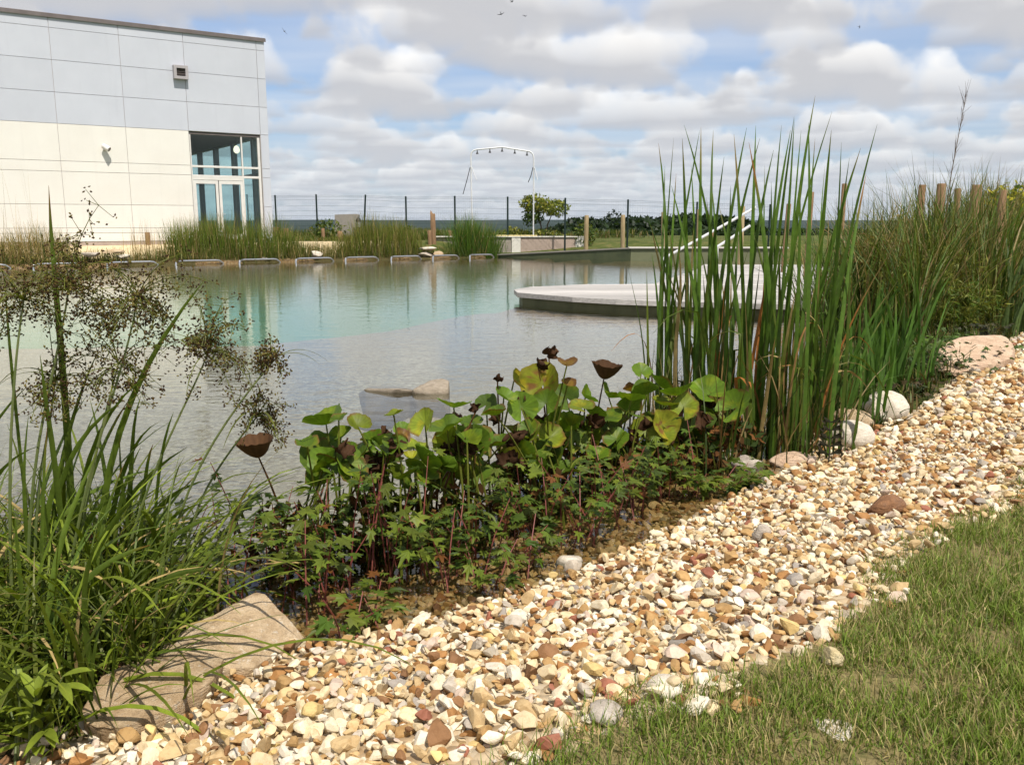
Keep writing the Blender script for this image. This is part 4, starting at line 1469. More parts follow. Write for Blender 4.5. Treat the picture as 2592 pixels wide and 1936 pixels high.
def tuft(name, pts2, h, n, label, cat='reeds', group=None, w=0.012, lean=0.18, curl=0.5, c0=None, c1=None, dryf=0.15, spread=None, segs=5, hvar=0.35, zoff=-0.03, tip=STR):
    """a tuft of upright blades rooted along the points pts2 (n,2)"""
    pts2 = np.asarray(pts2, float)
    i = pr.integers(0, len(pts2), n)
    P = pts2[i] + pr.normal(0, spread if spread else 0.2, (n, 2))
    cen = pts2.mean(0)
    z = ground_z(P)
    zc_ = gz(*cen)
    base = np.column_stack([P - cen, np.maximum(z, -0.25) - zc_ + zoff])
    hh = h * pr.uniform(1 - hvar, 1 + hvar * 0.4, n)
    rel = (P - cen)
    edge = np.exp(-((np.linalg.norm(rel, axis=1) / (np.abs(rel).max() + 1e-6)) ** 2) * 0.8)
    hh *= 0.55 + 0.5 * edge
    hh *= np.clip(0.95 + 0.42 * vnoise(P, 1.1, 12 + n % 7), 0.45, 1.4)
    mixv = pr.uniform(0.6, 1.35, (n, 1))
    hue = pr.random((n, 1))
    g = (c0 if c0 is not None else GRN) * (1 - hue) + (c1 if c1 is not None else OLV) * hue
    dry = pr.random(n) < dryf
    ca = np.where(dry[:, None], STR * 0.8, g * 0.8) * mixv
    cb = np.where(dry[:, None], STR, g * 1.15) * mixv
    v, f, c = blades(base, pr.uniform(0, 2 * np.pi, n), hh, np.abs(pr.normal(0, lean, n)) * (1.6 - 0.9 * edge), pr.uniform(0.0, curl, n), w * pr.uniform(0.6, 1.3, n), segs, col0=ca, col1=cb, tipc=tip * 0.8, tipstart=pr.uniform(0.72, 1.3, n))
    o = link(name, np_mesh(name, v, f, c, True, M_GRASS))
    o.location = (cen[0], cen[1], zc_)
    return tag(o, label, cat, group)


def edge_pts(px0, px1, off0, off1, n=40):
    return np.array([on_edge(p, o) for p, o in zip(np.linspace(px0, px1, n), pr.uniform(off0, off1, n))])


# tufts on the far bank
tuft('reed_tuft', edge_pts(440, 738, -1.3, -0.2), 1.55, 2600, 'widest green reed tuft on the far bank, below the glazed door', group='reed tufts on the far bank', w=0.016, c0=np.array((0.11, 0.19, 0.022)), c1=np.array((0.18, 0.20, 0.03)))
tuft('reed_tuft', edge_pts(735, 765, -0.8, -0.2), 0.85, 300, 'small loose reed tuft right of the widest one', group='reed tufts on the far bank', w=0.016)
tuft('reed_tuft', edge_pts(862, 1055, -1.2, -0.2), 1.45, 1900, 'middle reed tuft on the far bank, right of the bollard lamp', group='reed tufts on the far bank', w=0.016, c0=np.array((0.11, 0.17, 0.022)), c1=np.array((0.20, 0.19, 0.03)))
tuft('reed_tuft', edge_pts(1155, 1255, -0.9, -0.2), 1.75, 1500, 'dense bright green tuft at the foot of the shower arch', group='reed tufts on the far bank', w=0.018, lean=0.26, curl=0.9, c0=np.array((0.075, 0.17, 0.02)), c1=np.array((0.13, 0.20, 0.03)), dryf=0.05)
tuft('reed_tuft', edge_pts(-60, 180, -1.2, -0.2), 1.05, 1300, 'dry straw coloured grass tuft at the far left below the cream wall', group='reed tufts on the far bank', w=0.014, dryf=0.62, lean=0.3)
for (a, b, h, n_, lab) in ((-30, 120, 2.9, 26, 'thin tall dry stalks standing before the cream wall at far left'), (320, 430, 1.25, 160, 'sparse brown stalks between the wooden stake and the widest tuft')):
    tuft('dry_stalks', edge_pts(a, b, -0.9, -0.3), h, n_, lab, 'dry grass', w=0.011, dryf=1.0, lean=0.07, curl=0.25, hvar=0.45)
tuft('dry_stalks', edge_pts(770, 860, -0.8, -0.3), 0.75, 420, 'low brownish grass between the white stone and the middle tuft', 'dry grass', w=0.013, dryf=0.5, lean=0.3)

tuft('bank_grass', edge_pts(-80, 1265, -0.75, -0.08, 200), 0.55, 4200, 'low uneven grass fringe running along the far water edge', 'grass', w=0.016, lean=0.35, c0=np.array((0.09, 0.15, 0.02)), c1=np.array((0.15, 0.15, 0.03)), dryf=0.25, spread=0.12)['kind'] = 'stuff'

# rough grass behind, along the fence and beyond
P = pr.uniform((-14, 37), (13, 47), (26000, 2))
dln = (P - FAR_A) @ np.array((-EW[1], EW[0]))
keep = (dln > 3.6) & (signed(P, POND) < -0.7)
bl_in = ((P - np.array(BC[:2])) @ np.array(BN[:2]) < 0.3) & ((P - np.array(BC[:2])) @ np.array(BU[:2]) > -0.5)
keep &= ~bl_in & ~((P[:, 1] < 39.95) & (P[:, 0] > -4))
P = P[keep]
nb = len(P)
hv = np.clip(0.42 + 0.35 * vnoise(P, 0.6, 51), 0.12, 0.9) * (0.7 + 0.3 * (P[:, 1] > 42))
cc = (GRN * 1.0 + (OLV * 1.2 - GRN) * pr.random((nb, 1))) * pr.uniform(0.6, 1.3, (nb, 1))
cc = np.where((pr.random(nb) < 0.18)[:, None], STR * 0.6, cc)
v, f, c = blades(np.column_stack([P, ground_z(P) - 0.03]), pr.uniform(0, 6.28, nb), hv, np.abs(pr.normal(0, 0.35, nb)), pr.uniform(0, 0.8, nb), pr.uniform(0.02, 0.045, nb), 3, col0=cc * 0.8, col1=cc * 1.2)
tag(link('meadow_grass', np_mesh('meadow_grass', v, f, c, True, M_GRASS)), 'rough green grass along the fence on the far bank', 'grass', kind='stuff')


# ---- leafy crowns: many small leaves through an uneven volume
def leaf_cloud(cen, size, n, leaf, cols, seed, flat=0.5, hollow=0.35, lump=0.35):
    rng = np.random.default_rng(seed)
    d = rng.normal(size=(n, 3))
    d /= np.linalg.norm(d, axis=1)[:, None]
    nz = np.array([mnoise.noise(Vector(q) * 2.3 + Vector((seed, 0, 0))) for q in d])
    r = (hollow + (1 - hollow) * rng.random(n) ** 0.5) * (1 + lump * nz)
    P = d * r[:, None] * np.array(size) / 2 + np.array(cen)
    # gaps
    gp = np.array([mnoise.noise(Vector(q / (max(size) * 0.16)) + Vector((0, seed, 0))) for q in P])
    P, d = P[gp > -0.18], d[gp > -0.18]
    n = len(P)
    a = rng.normal(size=(n, 3)); a /= np.linalg.norm(a, axis=1)[:, None]
    b = np.cross(a, d + rng.normal(0, 0.6, (n, 3))); b /= np.linalg.norm(b, axis=1)[:, None] + 1e-6
    s = leaf * rng.uniform(0.6, 1.4, (n, 1))
    V = np.stack([P - a * s, P + b * s * flat, P + a * s, P - b * s * flat], 1).reshape(-1, 3)
    F = np.arange(n * 4).reshape(-1, 4)
    cols = np.asarray(cols, float)
    C = cols[rng.integers(0, len(cols), n)] * rng.uniform(0.65, 1.35, (n, 1))
    return V, F, np.repeat(C, 4, 0)


def bush(name, base, clouds, label, cat, trunk=None, group=None, seed=0, mat=None, bark=None):
    o = empty(name, base, label, cat, group)
    v, f, c = merge([leaf_cloud(*cl, seed=seed + k) for k, cl in enumerate(clouds)])
    link('crown', np_mesh('crown', v, f, c, True, mat or M_LEAF), o)
    if trunk:
        mb = MB()
        for pts, r0, r1 in trunk:
            k = len(pts)
            mb.tube(pts, [r0 + (r1 - r0) * i / (k - 1) for i in range(k)], 7)
        mb.build('trunk', bark or M_BARK, o, smooth=True)
    return o


M_BARK = mat_mottled('bark', (0.06, 0.045, 0.03), (0.12, 0.09, 0.06), 12, 0.9, bstr=0.8, stretch=(1, 1, 0.25))
M_STAKE = mat_mottled('stake_wood', (0.16, 0.09, 0.045), (0.26, 0.155, 0.08), 7, 0.85, c=(0.33, 0.215, 0.12), stretch=(3, 3, 0.4), bstr=0.5)
M_STAKE2 = mat_mottled('stake_weathered', (0.24, 0.17, 0.085), (0.34, 0.25, 0.13), 7, 0.85, c=(0.40, 0.31, 0.18), stretch=(3, 3, 0.4), bstr=0.5)
# the yellow-green shrub by the arch
b = at_d(1375, 600, 41.2)
b.z = gz(b.x, b.y)
bush('shrub', b, [((-0.35, 0, 1.75), (1.5, 1.3, 0.85), 1500, 0.075, [(0.30, 0.30, 0.05), (0.36, 0.33, 0.06), (0.17, 0.22, 0.04)]), ((0.55, 0, 1.55), (1.3, 1.2, 0.8), 1100, 0.075, [(0.30, 0.30, 0.05), (0.20, 0.24, 0.045)]),
                  ((-0.5, 0, 1.15), (1.0, 1.0, 0.9), 700, 0.07, [(0.10, 0.15, 0.03), (0.07, 0.11, 0.02)]), ((0.1, -0.1, 0.25), (2.4, 0.9, 0.7), 900, 0.07, [(0.20, 0.21, 0.04), (0.09, 0.13, 0.025), (0.32, 0.29, 0.06)])],
     'airy yellow-green shrub behind the right leg of the shower arch', 'shrub', [([(0, 0, -0.1), (-0.1, 0, 0.7), (-0.3, 0.05, 1.6)], 0.05, 0.02), ([(0.05, 0, -0.1), (0.2, 0, 0.8), (0.5, 0, 1.5)], 0.045, 0.015)], seed=60)
for k, (px, d, w, h, lab) in enumerate(((1480, 39.6, 1.1, 1.1, 'small leafy shrub right of the yellow-green shrub'), (1300, 41.3, 1.2, 0.8, 'low yellowish shrub behind the low wall, left of the arch leg'), (830, 40.5, 1.7, 0.95, 'low dark green shrub left of the concrete block'), (1010, 43.5, 2.4, 0.7, 'low broad shrub under the fence behind the middle tuft'))):
    b = at_d(px, 600, d)
    b.z = gz(b.x, d)
    bush('shrub', b, [((0, 0, h * 0.5), (w, w * 0.8, h), 700, 0.07, [(0.07, 0.12, 0.025), (0.13, 0.17, 0.035), (0.2, 0.21, 0.04)] if k != 1 else [(0.3, 0.28, 0.06), (0.17, 0.19, 0.04)])], lab, 'shrub', [([(0, 0, -0.1), (0, 0, h * 0.6)], 0.03, 0.01)], seed=70 + k)

# trees beyond the fence on the right, and the poplar row
DG = [(0.018, 0.034, 0.013), (0.028, 0.050, 0.018), (0.040, 0.064, 0.022)]
far = [(1480, 552, 95, 5.0, 'low round dark tree, leftmost beyond the fence'), (1552, 538, 130, 3.6, 'slender dark poplar standing clear above the hedge'), (1612, 548, 120, 6.0, 'dark bushy tree right of the poplar'),
       (1660, 556, 70, 6.5, 'broad near-black tree behind the first cattails'), (1745, 546, 75, 6.0, 'round dark tree behind the cattails, below the long handrail'), (1830, 552, 80, 6.0, 'dark tree right of the handrails, behind the reeds'),
       (1430, 572, 110, 6.5, 'low dark bush far behind the yellow-green shrub')]
for k, (px, py, d, w, lab) in enumerate(far):
    top = at_d(px, py, d)
    zb = gz(top.x, d)
    H_ = top.z - zb
    pop = k == 1
    cl = [((0, 0, H_ * (0.6 if not pop else 0.58)), (w, w, H_ * (0.85 if not pop else 0.88)), 1500, 0.32 if not pop else 0.25, DG)]
    if not pop:
        cl.append(((w * 0.3, 0, H_ * 0.35), (w * 0.8, w * 0.8, H_ * 0.65), 800, 0.3, DG))
        cl.append(((-w * 0.3, 0, H_ * 0.4), (w * 0.7, w * 0.7, H_ * 0.7), 700, 0.3, DG))
    bush('tree', (top.x, d, zb), cl, lab, 'tree', [([(0, 0, -0.3), (0, 0, H_ * 0.3), (0.1, 0, H_ * 0.7)], 0.22, 0.06)], 'dark trees beyond the fence', 80 + 5 * k)
# hedge reading as one dark mass
P = pr.uniform((0.06, 60), (0.50, 95), (16000, 2))
P = np.column_stack([P[:, 0] * P[:, 1], P[:, 1]])
zt = (1.5 - (P[:, 1]) * (20 + 14 * vnoise(P, 0.16, 55)) / FPX)
zb = ground_z(P)
Z = zb - 0.2 + np.maximum(zt - zb, 0.6) * pr.random(len(P)) ** 0.7
a = pr.normal(size=(len(P), 3)); a /= np.linalg.norm(a, axis=1)[:, None]
b_ = np.cross(a, pr.normal(size=(len(P), 3))); b_ /= np.linalg.norm(b_, axis=1)[:, None]
Q = np.column_stack([P, Z]); s = pr.uniform(0.15, 0.34, (len(P), 1))
v = np.stack([Q - a * s, Q + b_ * s * .6, Q + a * s, Q - b_ * s * .6], 1).reshape(-1, 3)
c = np.array(DG)[pr.integers(0, 3, len(P))] * pr.uniform(0.7, 1.5, (len(P), 1))
tag(link('hedge', np_mesh('hedge', v, np.arange(len(v)).reshape(-1, 4), np.repeat(c, 4, 0), True, M_LEAF)), 'dark hedge beyond the fence on the right', 'hedge', kind='stuff')

# ---- wooden stakes
stk = [(160, 588, 640, 12, 32.0, 0, 'short wooden stake in the dry tuft at far left'), (373, 588, 650, 12, 33.2, 0, 'wooden stake standing before the cream wall'),
       (700, 575, 612, 18, 38.6, 1, 'squat pale stake at the building corner'), (725, 578, 615, 11, 38.0, 0, 'thin stake just right of the building corner'), (817, 578, 622, 9, 39.0, 0, 'thin orange stake left of the concrete block'), (860, 585, 625, 13, 38.4, 0, 'short thick stake below the concrete block'),
       (1095, 541, 628, 13, 38.6, 2, 'tall split-topped stake at the left end of the low wall'), (1087, 583, 628, 10, 38.3, 0, 'short stake leaning on the tall split-topped one'), (1139, 583, 600, 11, 40.3, 0, 'small stake top showing above the low wall'),
       (1485, 545, 630, 11, 38.2, 3, 'weathered post at the right end of the low wall'), (1577, 544, 622, 11, 37.0, 3, 'weathered post left of the pond wall corner'), (1680, 537, 620, 12, 36.4, 3, 'weathered post behind the leftmost cattails'),
       (1771, 530, 620, 12, 36.2, 3, 'weathered post below the rising handrail'), (1803, 586, 625, 11, 36.0, 0, 'short stake between the two handrails'), (1880, 522, 622, 13, 27.0, 3, 'post at the upper end of the handrails'),
       (1997, 516, 640, 12, 23.0, 0, 'stake behind the middle of the cattails'), (2055, 486, 640, 12, 20.0, 0, 'stake just right of the tallest cattails'), (2138, 465, 640, 13, 18.5, 0, 'tall stake above the left end of the grass mound'),
       (2335, 468, 640, 18, 14.8, 0, 'stake left of the thickest stake on the mound'), (2384, 465, 640, 23, 12.8, 0, 'thickest stake on the grass mound'), (2425, 477, 640, 15, 14.2, 0, 'thin stake right of the thickest one'),
       (2474, 468, 640, 24, 12.4, 0, 'stake with broad top half hidden by grass near yellow flowers'), (2540, 481, 640, 19, 12.0, 0, 'rightmost stake in front of the yellow flowers')]
for k, (px, yt, yb, w, d, kind_, lab) in enumerate(stk):
    top = at_d(px, yt, d)
    zb = min(gz(top.x, d), top.z - 0.25) - 0.15
    r = w * d / FPX / 2
    lx = random.uniform(-0.03, 0.03) * (top.z - zb)
    h = top.z - zb
    mb = MB()
    mb.tube([(0, 0, 0), (lx * 0.3, 0, h * 0.35), (lx * 0.7, 0.01, h * 0.7), (lx, 0, h - 0.02), (lx, 0, h)], [r * 1.05, r, r * 1.02, r * 0.97, r * 0.85], 9)
    if kind_ == 2:
        mb.add([(lx - r, -r * .6, h - 0.02), (lx + r * .2, -r * .6, h - 0.02), (lx + r * .2, r * .6, h - 0.02), (lx - r, r * .6, h - 0.02), (lx - r * .7, 0, h + 0.16)], [(3, 2, 1, 0), (0, 1, 4), (1, 2, 4), (2, 3, 4), (3, 0, 4)])
    o = mb.build('wooden_stake', M_STAKE2 if kind_ == 3 else M_STAKE, None, smooth=True)
    o.location = (top.x - lx, d, zb)
    tag(o, lab, 'stake', 'wooden stakes around the pond')

# ------------------------------------------------------------------ cattails: clumps of tall strap leaves, every leaf a part
fr_ = np.random.default_rng(41)


def link_part(name, vfc, parent, mat, org):
    v, f, c = vfc
    return link(name, np_mesh(name, np.asarray(v) - np.array(org), f, c, True, mat), parent)


def strap(base, tip, w, sag=0.0, col=GRN, colt=None, tipc=None, dry_from=0.85, twist=0.6, fold=0.25, segs=12, side0=None, width_peak=0.35, kink=False):
    """a strap leaf from base to tip, bowed sideways; narrows to a point"""
    base, tip = np.asarray(base, float), np.asarray(tip, float)
    t_ = np.linspace(0, 1, segs)
    d = tip - base
    h = np.array((d[0], d[1], 0.0))
    # rises first, then leans out
    pts = base + np.outer(t_, d)
    bow = (t_ - t_ ** 2)
    pts = pts - np.outer(bow, h) * 0.9
    pts[:, 2] += bow * np.linalg.norm(h) * 0.5 + bow * sag
    if kink:
        k0 = fr_.uniform(0.5, 0.8)
        i0 = int(k0 * (segs - 1))
        az_ = fr_.uniform(0, 6.28)
        L_ = np.linalg.norm(d)
        for i in range(i0 + 1, segs):
            u_ = (i - i0) / (segs - 1) * L_
            pts[i] = pts[i0] + np.array((math.cos(az_) * 0.75 * u_, math.sin(az_) * 0.5 * u_, (0.35 - 1.6 * u_) * u_))
    wb = fr_.normal(0, 0.018, 2)
    pts[:, 0] += wb[0] * np.sin(t_ * fr_.uniform(2.5, 5.5)) * t_
    pts[:, 1] += wb[1] * np.sin(t_ * 4.0) * t_
    a0 = fr_.uniform(-0.9, 0.9) if side0 is None else side0
    ang = a0 + twist * t_ * fr_.uniform(-1, 1) * 1.5
    side = np.column_stack([np.cos(ang), np.sin(ang), np.zeros(segs)])
    wd = w * np.interp(t_, [0, 0.12, width_peak, 0.7, 0.9, 1], [0.55, 0.8, 1, 0.8, 0.42, 0.04])
    c0 = np.asarray(col, float); c1 = c0 * 1.1 if colt is None else np.asarray(colt, float)
    C = c0 * (1 - t_)[:, None] + c1 * t_[:, None]
    if tipc is not None:
        m = smooth01((t_ - dry_from) / 0.12)[:, None]
        C = C * (1 - m) + np.asarray(tipc) * m
    return ribbon(pts, wd, side, C, fold=fold)


CAT = [  # base px, base row, tips (px, row) of the leaves that show, label
    (1690, 1040, 6.6, [(1660, 362), (1706, 348), (1640, 560), (1730, 350), (1680, 420), (1765, 330), (1650, 640), (1712, 440)], 'leftmost cattail clump in front of the deck, slightly leaning left'),
    (1765, 1060, 6.2, [(1726, 318), (1775, 322), (1820, 330), (1748, 420), (1800, 470), (1836, 396), (1700, 470), (1785, 500)], 'second cattail clump from the left, tallest leaves in front of the rails'),
    (1850, 1090, 5.9, [(1856, 340), (1820, 520), (1890, 322), (1912, 318), (1930, 350), (1850, 470), (1960, 380), (1880, 560)], 'third cattail clump from the left, in front of the white deck'),
    (1930, 1110, 5.7, [(1950, 460), (1984, 316), (2000, 330), (1900, 360), (2025, 330), (1932, 420), (1960, 520), (2010, 296)], 'fourth cattail clump from the left, in the middle of the stand'),
    (1985, 1120, 5.6, [(2013, 300), (2048, 310), (2068, 242), (2106, 282), (2064, 350), (2030, 470), (2092, 420), (1990, 560)], 'fifth cattail clump from the left, holding the tallest leaf of all'),
    (2050, 1110, 5.7, [(2110, 330), (2128, 360), (2150, 400), (2176, 375), (2222, 314), (2140, 520), (2190, 440), (2090, 560), (2168, 560)], 'rightmost cattail clump, with one leaf bent out to the right'),
]
for ci, (bx_, by_, dd, tips, lab) in enumerate(CAT):
    b0 = at_z(bx_, by_, -0.15)
    b0 = Vector((at_d(bx_, 1100, dd).x, dd, -0.22))
    cl = empty('cattail_clump', b0, lab, 'cattail', 'cattail stand at the right margin')
    for (tx, ty) in tips:
        tip = at_d(tx, ty, dd + fr_.uniform(-0.35, 0.35))
        bb = np.array(b0) + np.array((fr_.normal(0, 0.09), fr_.normal(0, 0.12), 0))
        g = np.array((0.066, 0.120, 0.015)) * (1 + fr_.random() * 0.35) * fr_.uniform(0.75, 1.25)
        tc2 = RUST if fr_.random() < 0.35 else (STR * 0.7 if fr_.random() < 0.5 else None)
        vfc = strap(bb, tip, fr_.uniform(0.023, 0.036), col=g * 0.9, colt=g * 1.15, tipc=tc2, dry_from=fr_.uniform(0.8, 0.97), fold=0.35, side0=fr_.uniform(-0.7, 0.7), twist=0.5)
        link_part('leaf', vfc, cl, M_LEAF, b0)
    # shorter inner leaves and withered ones near the foot
    for k in range(13):
        bb = np.array(b0) + np.array((fr_.normal(0, 0.13), fr_.normal(0, 0.16), 0))
        L = fr_.uniform(0.9, 1.75)
        az, ln = fr_.uniform(0, 6.28), abs(fr_.normal(0, 0.13))
        tip = bb + np.array((math.cos(az) * L * math.sin(ln), math.sin(az) * L * math.sin(ln), L * math.cos(ln)))
        dryl = fr_.random() < 0.14
        g = (RUST if fr_.random() < 0.35 else STR * 0.75) if dryl else (GRN * 1.0 + (OLV - GRN) * fr_.random() * 0.8) * fr_.uniform(0.6, 1.3)
        vfc = strap(bb, tip, fr_.uniform(0.018, 0.036), col=g * 0.9, colt=g * 1.1, tipc=STR * 0.6 if fr_.random() < 0.35 else None, dry_from=fr_.uniform(0.6, 0.95), fold=0.3, kink=fr_.random() < 0.3)
        link_part('withered_leaf' if dryl else 'leaf', vfc, cl, M_DRY if dryl else M_LEAF, b0)
    # bent straw leaves
    for k in range(2):
        bb = np.array(b0) + np.array((fr_.normal(0, 0.1), fr_.normal(0, 0.1), 0))
        h1, az = fr_.uniform(0.4, 0.8), fr_.uniform(-1.2, 1.2) + (0 if fr_.random() < 0.5 else math.pi)
        t_ = np.linspace(0, 1, 12)
        r_ = 0.42 * t_ ** 2.2
        pts = np.column_stack([bb[0] + math.cos(az) * r_, bb[1] + math.sin(az) * r_, bb[2] + (h1 + 0.25) * (np.sin(t_ * 2.1) / 0.95)])
        vfc = ribbon(pts, 0.016 * (1 - t_ ** 3) + 0.002, (math.sin(az), -math.cos(az), 0.3), STR * fr_.uniform(0.6, 1.0), RUST, 0.2)
        link_part('withered_leaf', vfc, cl, M_DRY, b0)

# low dark growth and litter at the cattail feet
n = 430
P = np.column_stack([fr_.uniform(0.9, 2.6, n), fr_.uniform(5.2, 6.9, n)])
lim = at_d(1640, 1000, 6.0).x / 6.0
P = P[(P[:, 0] > P[:, 1] * lim) & (P[:, 0] < P[:, 1] * 0.40)]
n = len(P)
cc = np.where((fr_.random(n) < 0.38)[:, None], STR * 0.55, GRN * 0.7) * fr_.uniform(0.6, 1.3, (n, 1))
cc = np.where((fr_.random(n) < 0.15)[:, None], BRN, cc)
v, f, c = blades(np.column_stack([P, np.full(n, -0.2)]), fr_.uniform(0, 6.28, n), fr_.uniform(0.3, 0.95, n), np.abs(fr_.normal(0, 0.25, n)), fr_.uniform(0, 0.9, n), fr_.uniform(0.008, 0.018, n), 5, col0=cc * .8, col1=cc * 1.15, tipc=STR * 0.6, tipstart=fr_.uniform(0.6, 1.2, n))
tag(link('marsh_grass', np_mesh('marsh_grass', v, f, c, True, M_GRASS)), 'mixed green and withered blades between the cattail feet', 'grass', kind='stuff')

# iris-like fan right of the cattails
for k, (px, d, n_, h, lab) in enumerate(((2150, 6.3, 34, 0.95, 'fan of broad green blades just left of the round pale boulder'), (2240, 7.2, 40, 1.05, 'fan of bright green blades behind the round pale boulder'), (2560, 9.9, 46, 1.25, 'grey-green blade clump at the right frame edge'))):
    b0 = Vector((at_d(px, 1000, d).x, d, 0))
    b0.z = gz(b0.x, b0.y) - 0.03
    o = empty('iris_clump', b0, lab, 'iris')
    for q in range(n_):
        bb = np.array(b0) + np.array((fr_.normal(0, 0.16), fr_.normal(0, 0.14), 0))
        L = h * fr_.uniform(0.55, 1.1)
        ln = fr_.normal(0.12, 0.22)
        az = fr_.normal(0.3, 0.5)
        tip = bb + np.array((math.cos(az) * L * math.sin(ln), math.sin(az) * L * math.sin(ln), L * math.cos(ln)))
        g = np.array((0.075, 0.15, 0.025)) * fr_.uniform(0.7, 1.4) if k < 2 else np.array((0.11, 0.16, 0.055)) * fr_.uniform(0.7, 1.3)
        link_part('leaf', strap(bb, tip, fr_.uniform(0.022, 0.036), col=g, colt=g * 1.1, tipc=STR * .6 if fr_.random() < .2 else None), o, M_LEAF, b0)

# ------------------------------------------------------------------ the overgrown mound on the right
n = 60000
P = np.column_stack([fr_.uniform(1.5, 13, n), fr_.uniform(6.4, 21, n)])
P = P[fr_.random(n) < np.clip(9.0 / P[:, 1], 0.25, 1)]
sv, sp_ = signed(P, VEG), signed(P, POND)
P = P[((sv > 0.12) | ((sp_ > -0.3) & (sp_ < 0.35) & (P[:, 1] > 6.6) & (sv > -0.6))) & (P[:, 0] < P[:, 1] * 0.80)]
shortb = (P[:, 1] < 9.8) & (signed(P, VEG) < 0.7)
n = len(P)
hm = 1.70 * np.clip(1.0 + 0.25 * vnoise(P, 0.5, 71), 0.6, 1.5) * np.clip(0.55 + 0.5 * (P[:, 1] - 6.4) / 3.4, 0.5, 1.05)
hm = np.where(shortb, 0.22, hm)
typ = vnoise(P, 0.45, 72)
gcol = np.where((typ > 0.12)[:, None], OLV * 1.25, GRN * 1.15)
gcol = np.where((typ < -0.3)[:, None], np.array((0.10, 0.155, 0.04)), gcol)
gcol = gcol * fr_.uniform(0.55, 1.35, (n, 1))
dryb = fr_.random(n) < 0.24
gcol = np.where(dryb[:, None], STR * 0.62 * fr_.uniform(0.6, 1.2, (n, 1)), gcol)
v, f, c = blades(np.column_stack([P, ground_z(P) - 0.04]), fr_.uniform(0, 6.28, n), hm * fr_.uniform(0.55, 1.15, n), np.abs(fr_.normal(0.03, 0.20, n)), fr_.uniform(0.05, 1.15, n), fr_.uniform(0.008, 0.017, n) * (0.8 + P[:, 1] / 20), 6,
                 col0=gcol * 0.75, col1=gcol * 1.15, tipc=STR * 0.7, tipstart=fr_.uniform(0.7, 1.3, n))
tag(link('tall_grass', np_mesh('tall_grass', v, f, c, True, M_GRASS)), 'tall dense mixed grass covering the right bank mound', 'grass', kind='stuff')


# short dark growth along the rim of the gravel
n = 9000
P = np.column_stack([fr_.uniform(2.0, 6.5, n), fr_.uniform(5.7, 10.6, n)])
sv = signed(P, VEG)
P = P[(sv > -0.04) & (sv < 1.0)]
n = len(P)
cc = np.array([(0.045, 0.075, 0.014), (0.10, 0.12, 0.025), (0.13, 0.075, 0.035), (0.20, 0.14, 0.07)])[fr_.choice(4, n, p=[.4, .32, .18, .10])] * fr_.uniform(.6, 1.3, (n, 1))
v, f, c = blades(np.column_stack([P, ground_z(P) - 0.01]), fr_.uniform(0, 6.28, n), fr_.uniform(0.06, 0.26, n), np.abs(fr_.normal(0.2, 0.4, n)), fr_.uniform(0, 1.3, n), fr_.uniform(0.006, 0.02, n), 4, col0=cc * .8, col1=cc * 1.15)
tag(link('rim_weeds', np_mesh('rim_weeds', v, f, c, True, M_GRASS)), 'short dark weeds along the rim of the gravel', 'weeds', kind='stuff')


# fluffy olive grass heads in the middle of the mound
def fluff(name, px, py, d, w, h, n, cols, label, cat, seed, leaf=0.02, flat=0.14):
    p = at_d(px, py, d)
    zb = gz(p.x, d)
    o = empty(name, (p.x, d, zb), label, cat)
    v, f, c = leaf_cloud((0, 0, p.z - zb), (w, w * 0.8, h), n, leaf, cols, seed, flat=flat, hollow=0.15, lump=0.5)
    link('foliage', np_mesh('foliage', v, f, c, True, M_GRASS), o)
    mb = MB()
    for q in range(9):
        a = q * 0.7
        mb.tube([(0.1 * math.cos(a), 0.1 * math.sin(a), -0.05), (w * 0.2 * math.cos(a), w * 0.2 * math.sin(a), (p.z - zb) * 0.6), (w * 0.36 * math.cos(a), w * 0.36 * math.sin(a), p.z - zb + h * 0.2)], [0.006, 0.005, 0.002], 4)
    mb.build('stems', M_STEM, o)
    return o


M_STEM = mat_mottled('green_stem', (0.075, 0.105, 0.025), (0.13, 0.15, 0.045), 9, 0.6)
fluff('grass_plume', 2330, 700, 10.2, 1.25, 0.75, 5200, [OLV * 1.5, YEL * 0.8, OLV * 1.1], 'fluffy yellowish grass in the middle of the right mound', 'grass', 91, 0.045, 0.10)
fluff('grass_plume', 2420, 770, 9.9, 1.0, 0.55, 3400, [OLV * 1.6, YEL * 0.75, GRN * 1.5], 'fluffy yellowish grass just above the broad pink boulder', 'grass', 92, 0.045, 0.10)
fluff('grass_plume', 2230, 640, 10.8, 0.9, 0.5, 2600, [OLV * 1.3, BRN * 1.2, YEL * 0.6], 'brownish fluffy grass behind the rightmost cattail', 'grass', 93, 0.045, 0.10)
# yellow flowering shrub at the right edge
b = at_d(2570, 560, 15.0)
b.z = gz(b.x, 15.0)
hz_ = at_d(2570, 480, 15.0).z - b.z
bush('flowering_shrub', b, [((0, 0, hz_ * 0.55), (1.6, 1.4, hz_ * 0.95), 1500, 0.06, [(0.10, 0.16, 0.03), (0.15, 0.20, 0.04)]), ((0, -0.1, hz_ * 0.85), (1.5, 1.3, hz_ * 0.45), 900, 0.05, [(0.62, 0.52, 0.04), (0.55, 0.48, 0.05), (0.2, 0.24, 0.05)])],
     'yellow flowering shrub at the right edge behind the stakes', 'shrub', [([(0, 0, -0.1), (0, 0, hz_ * 0.7)], 0.03, 0.01)], seed=96)
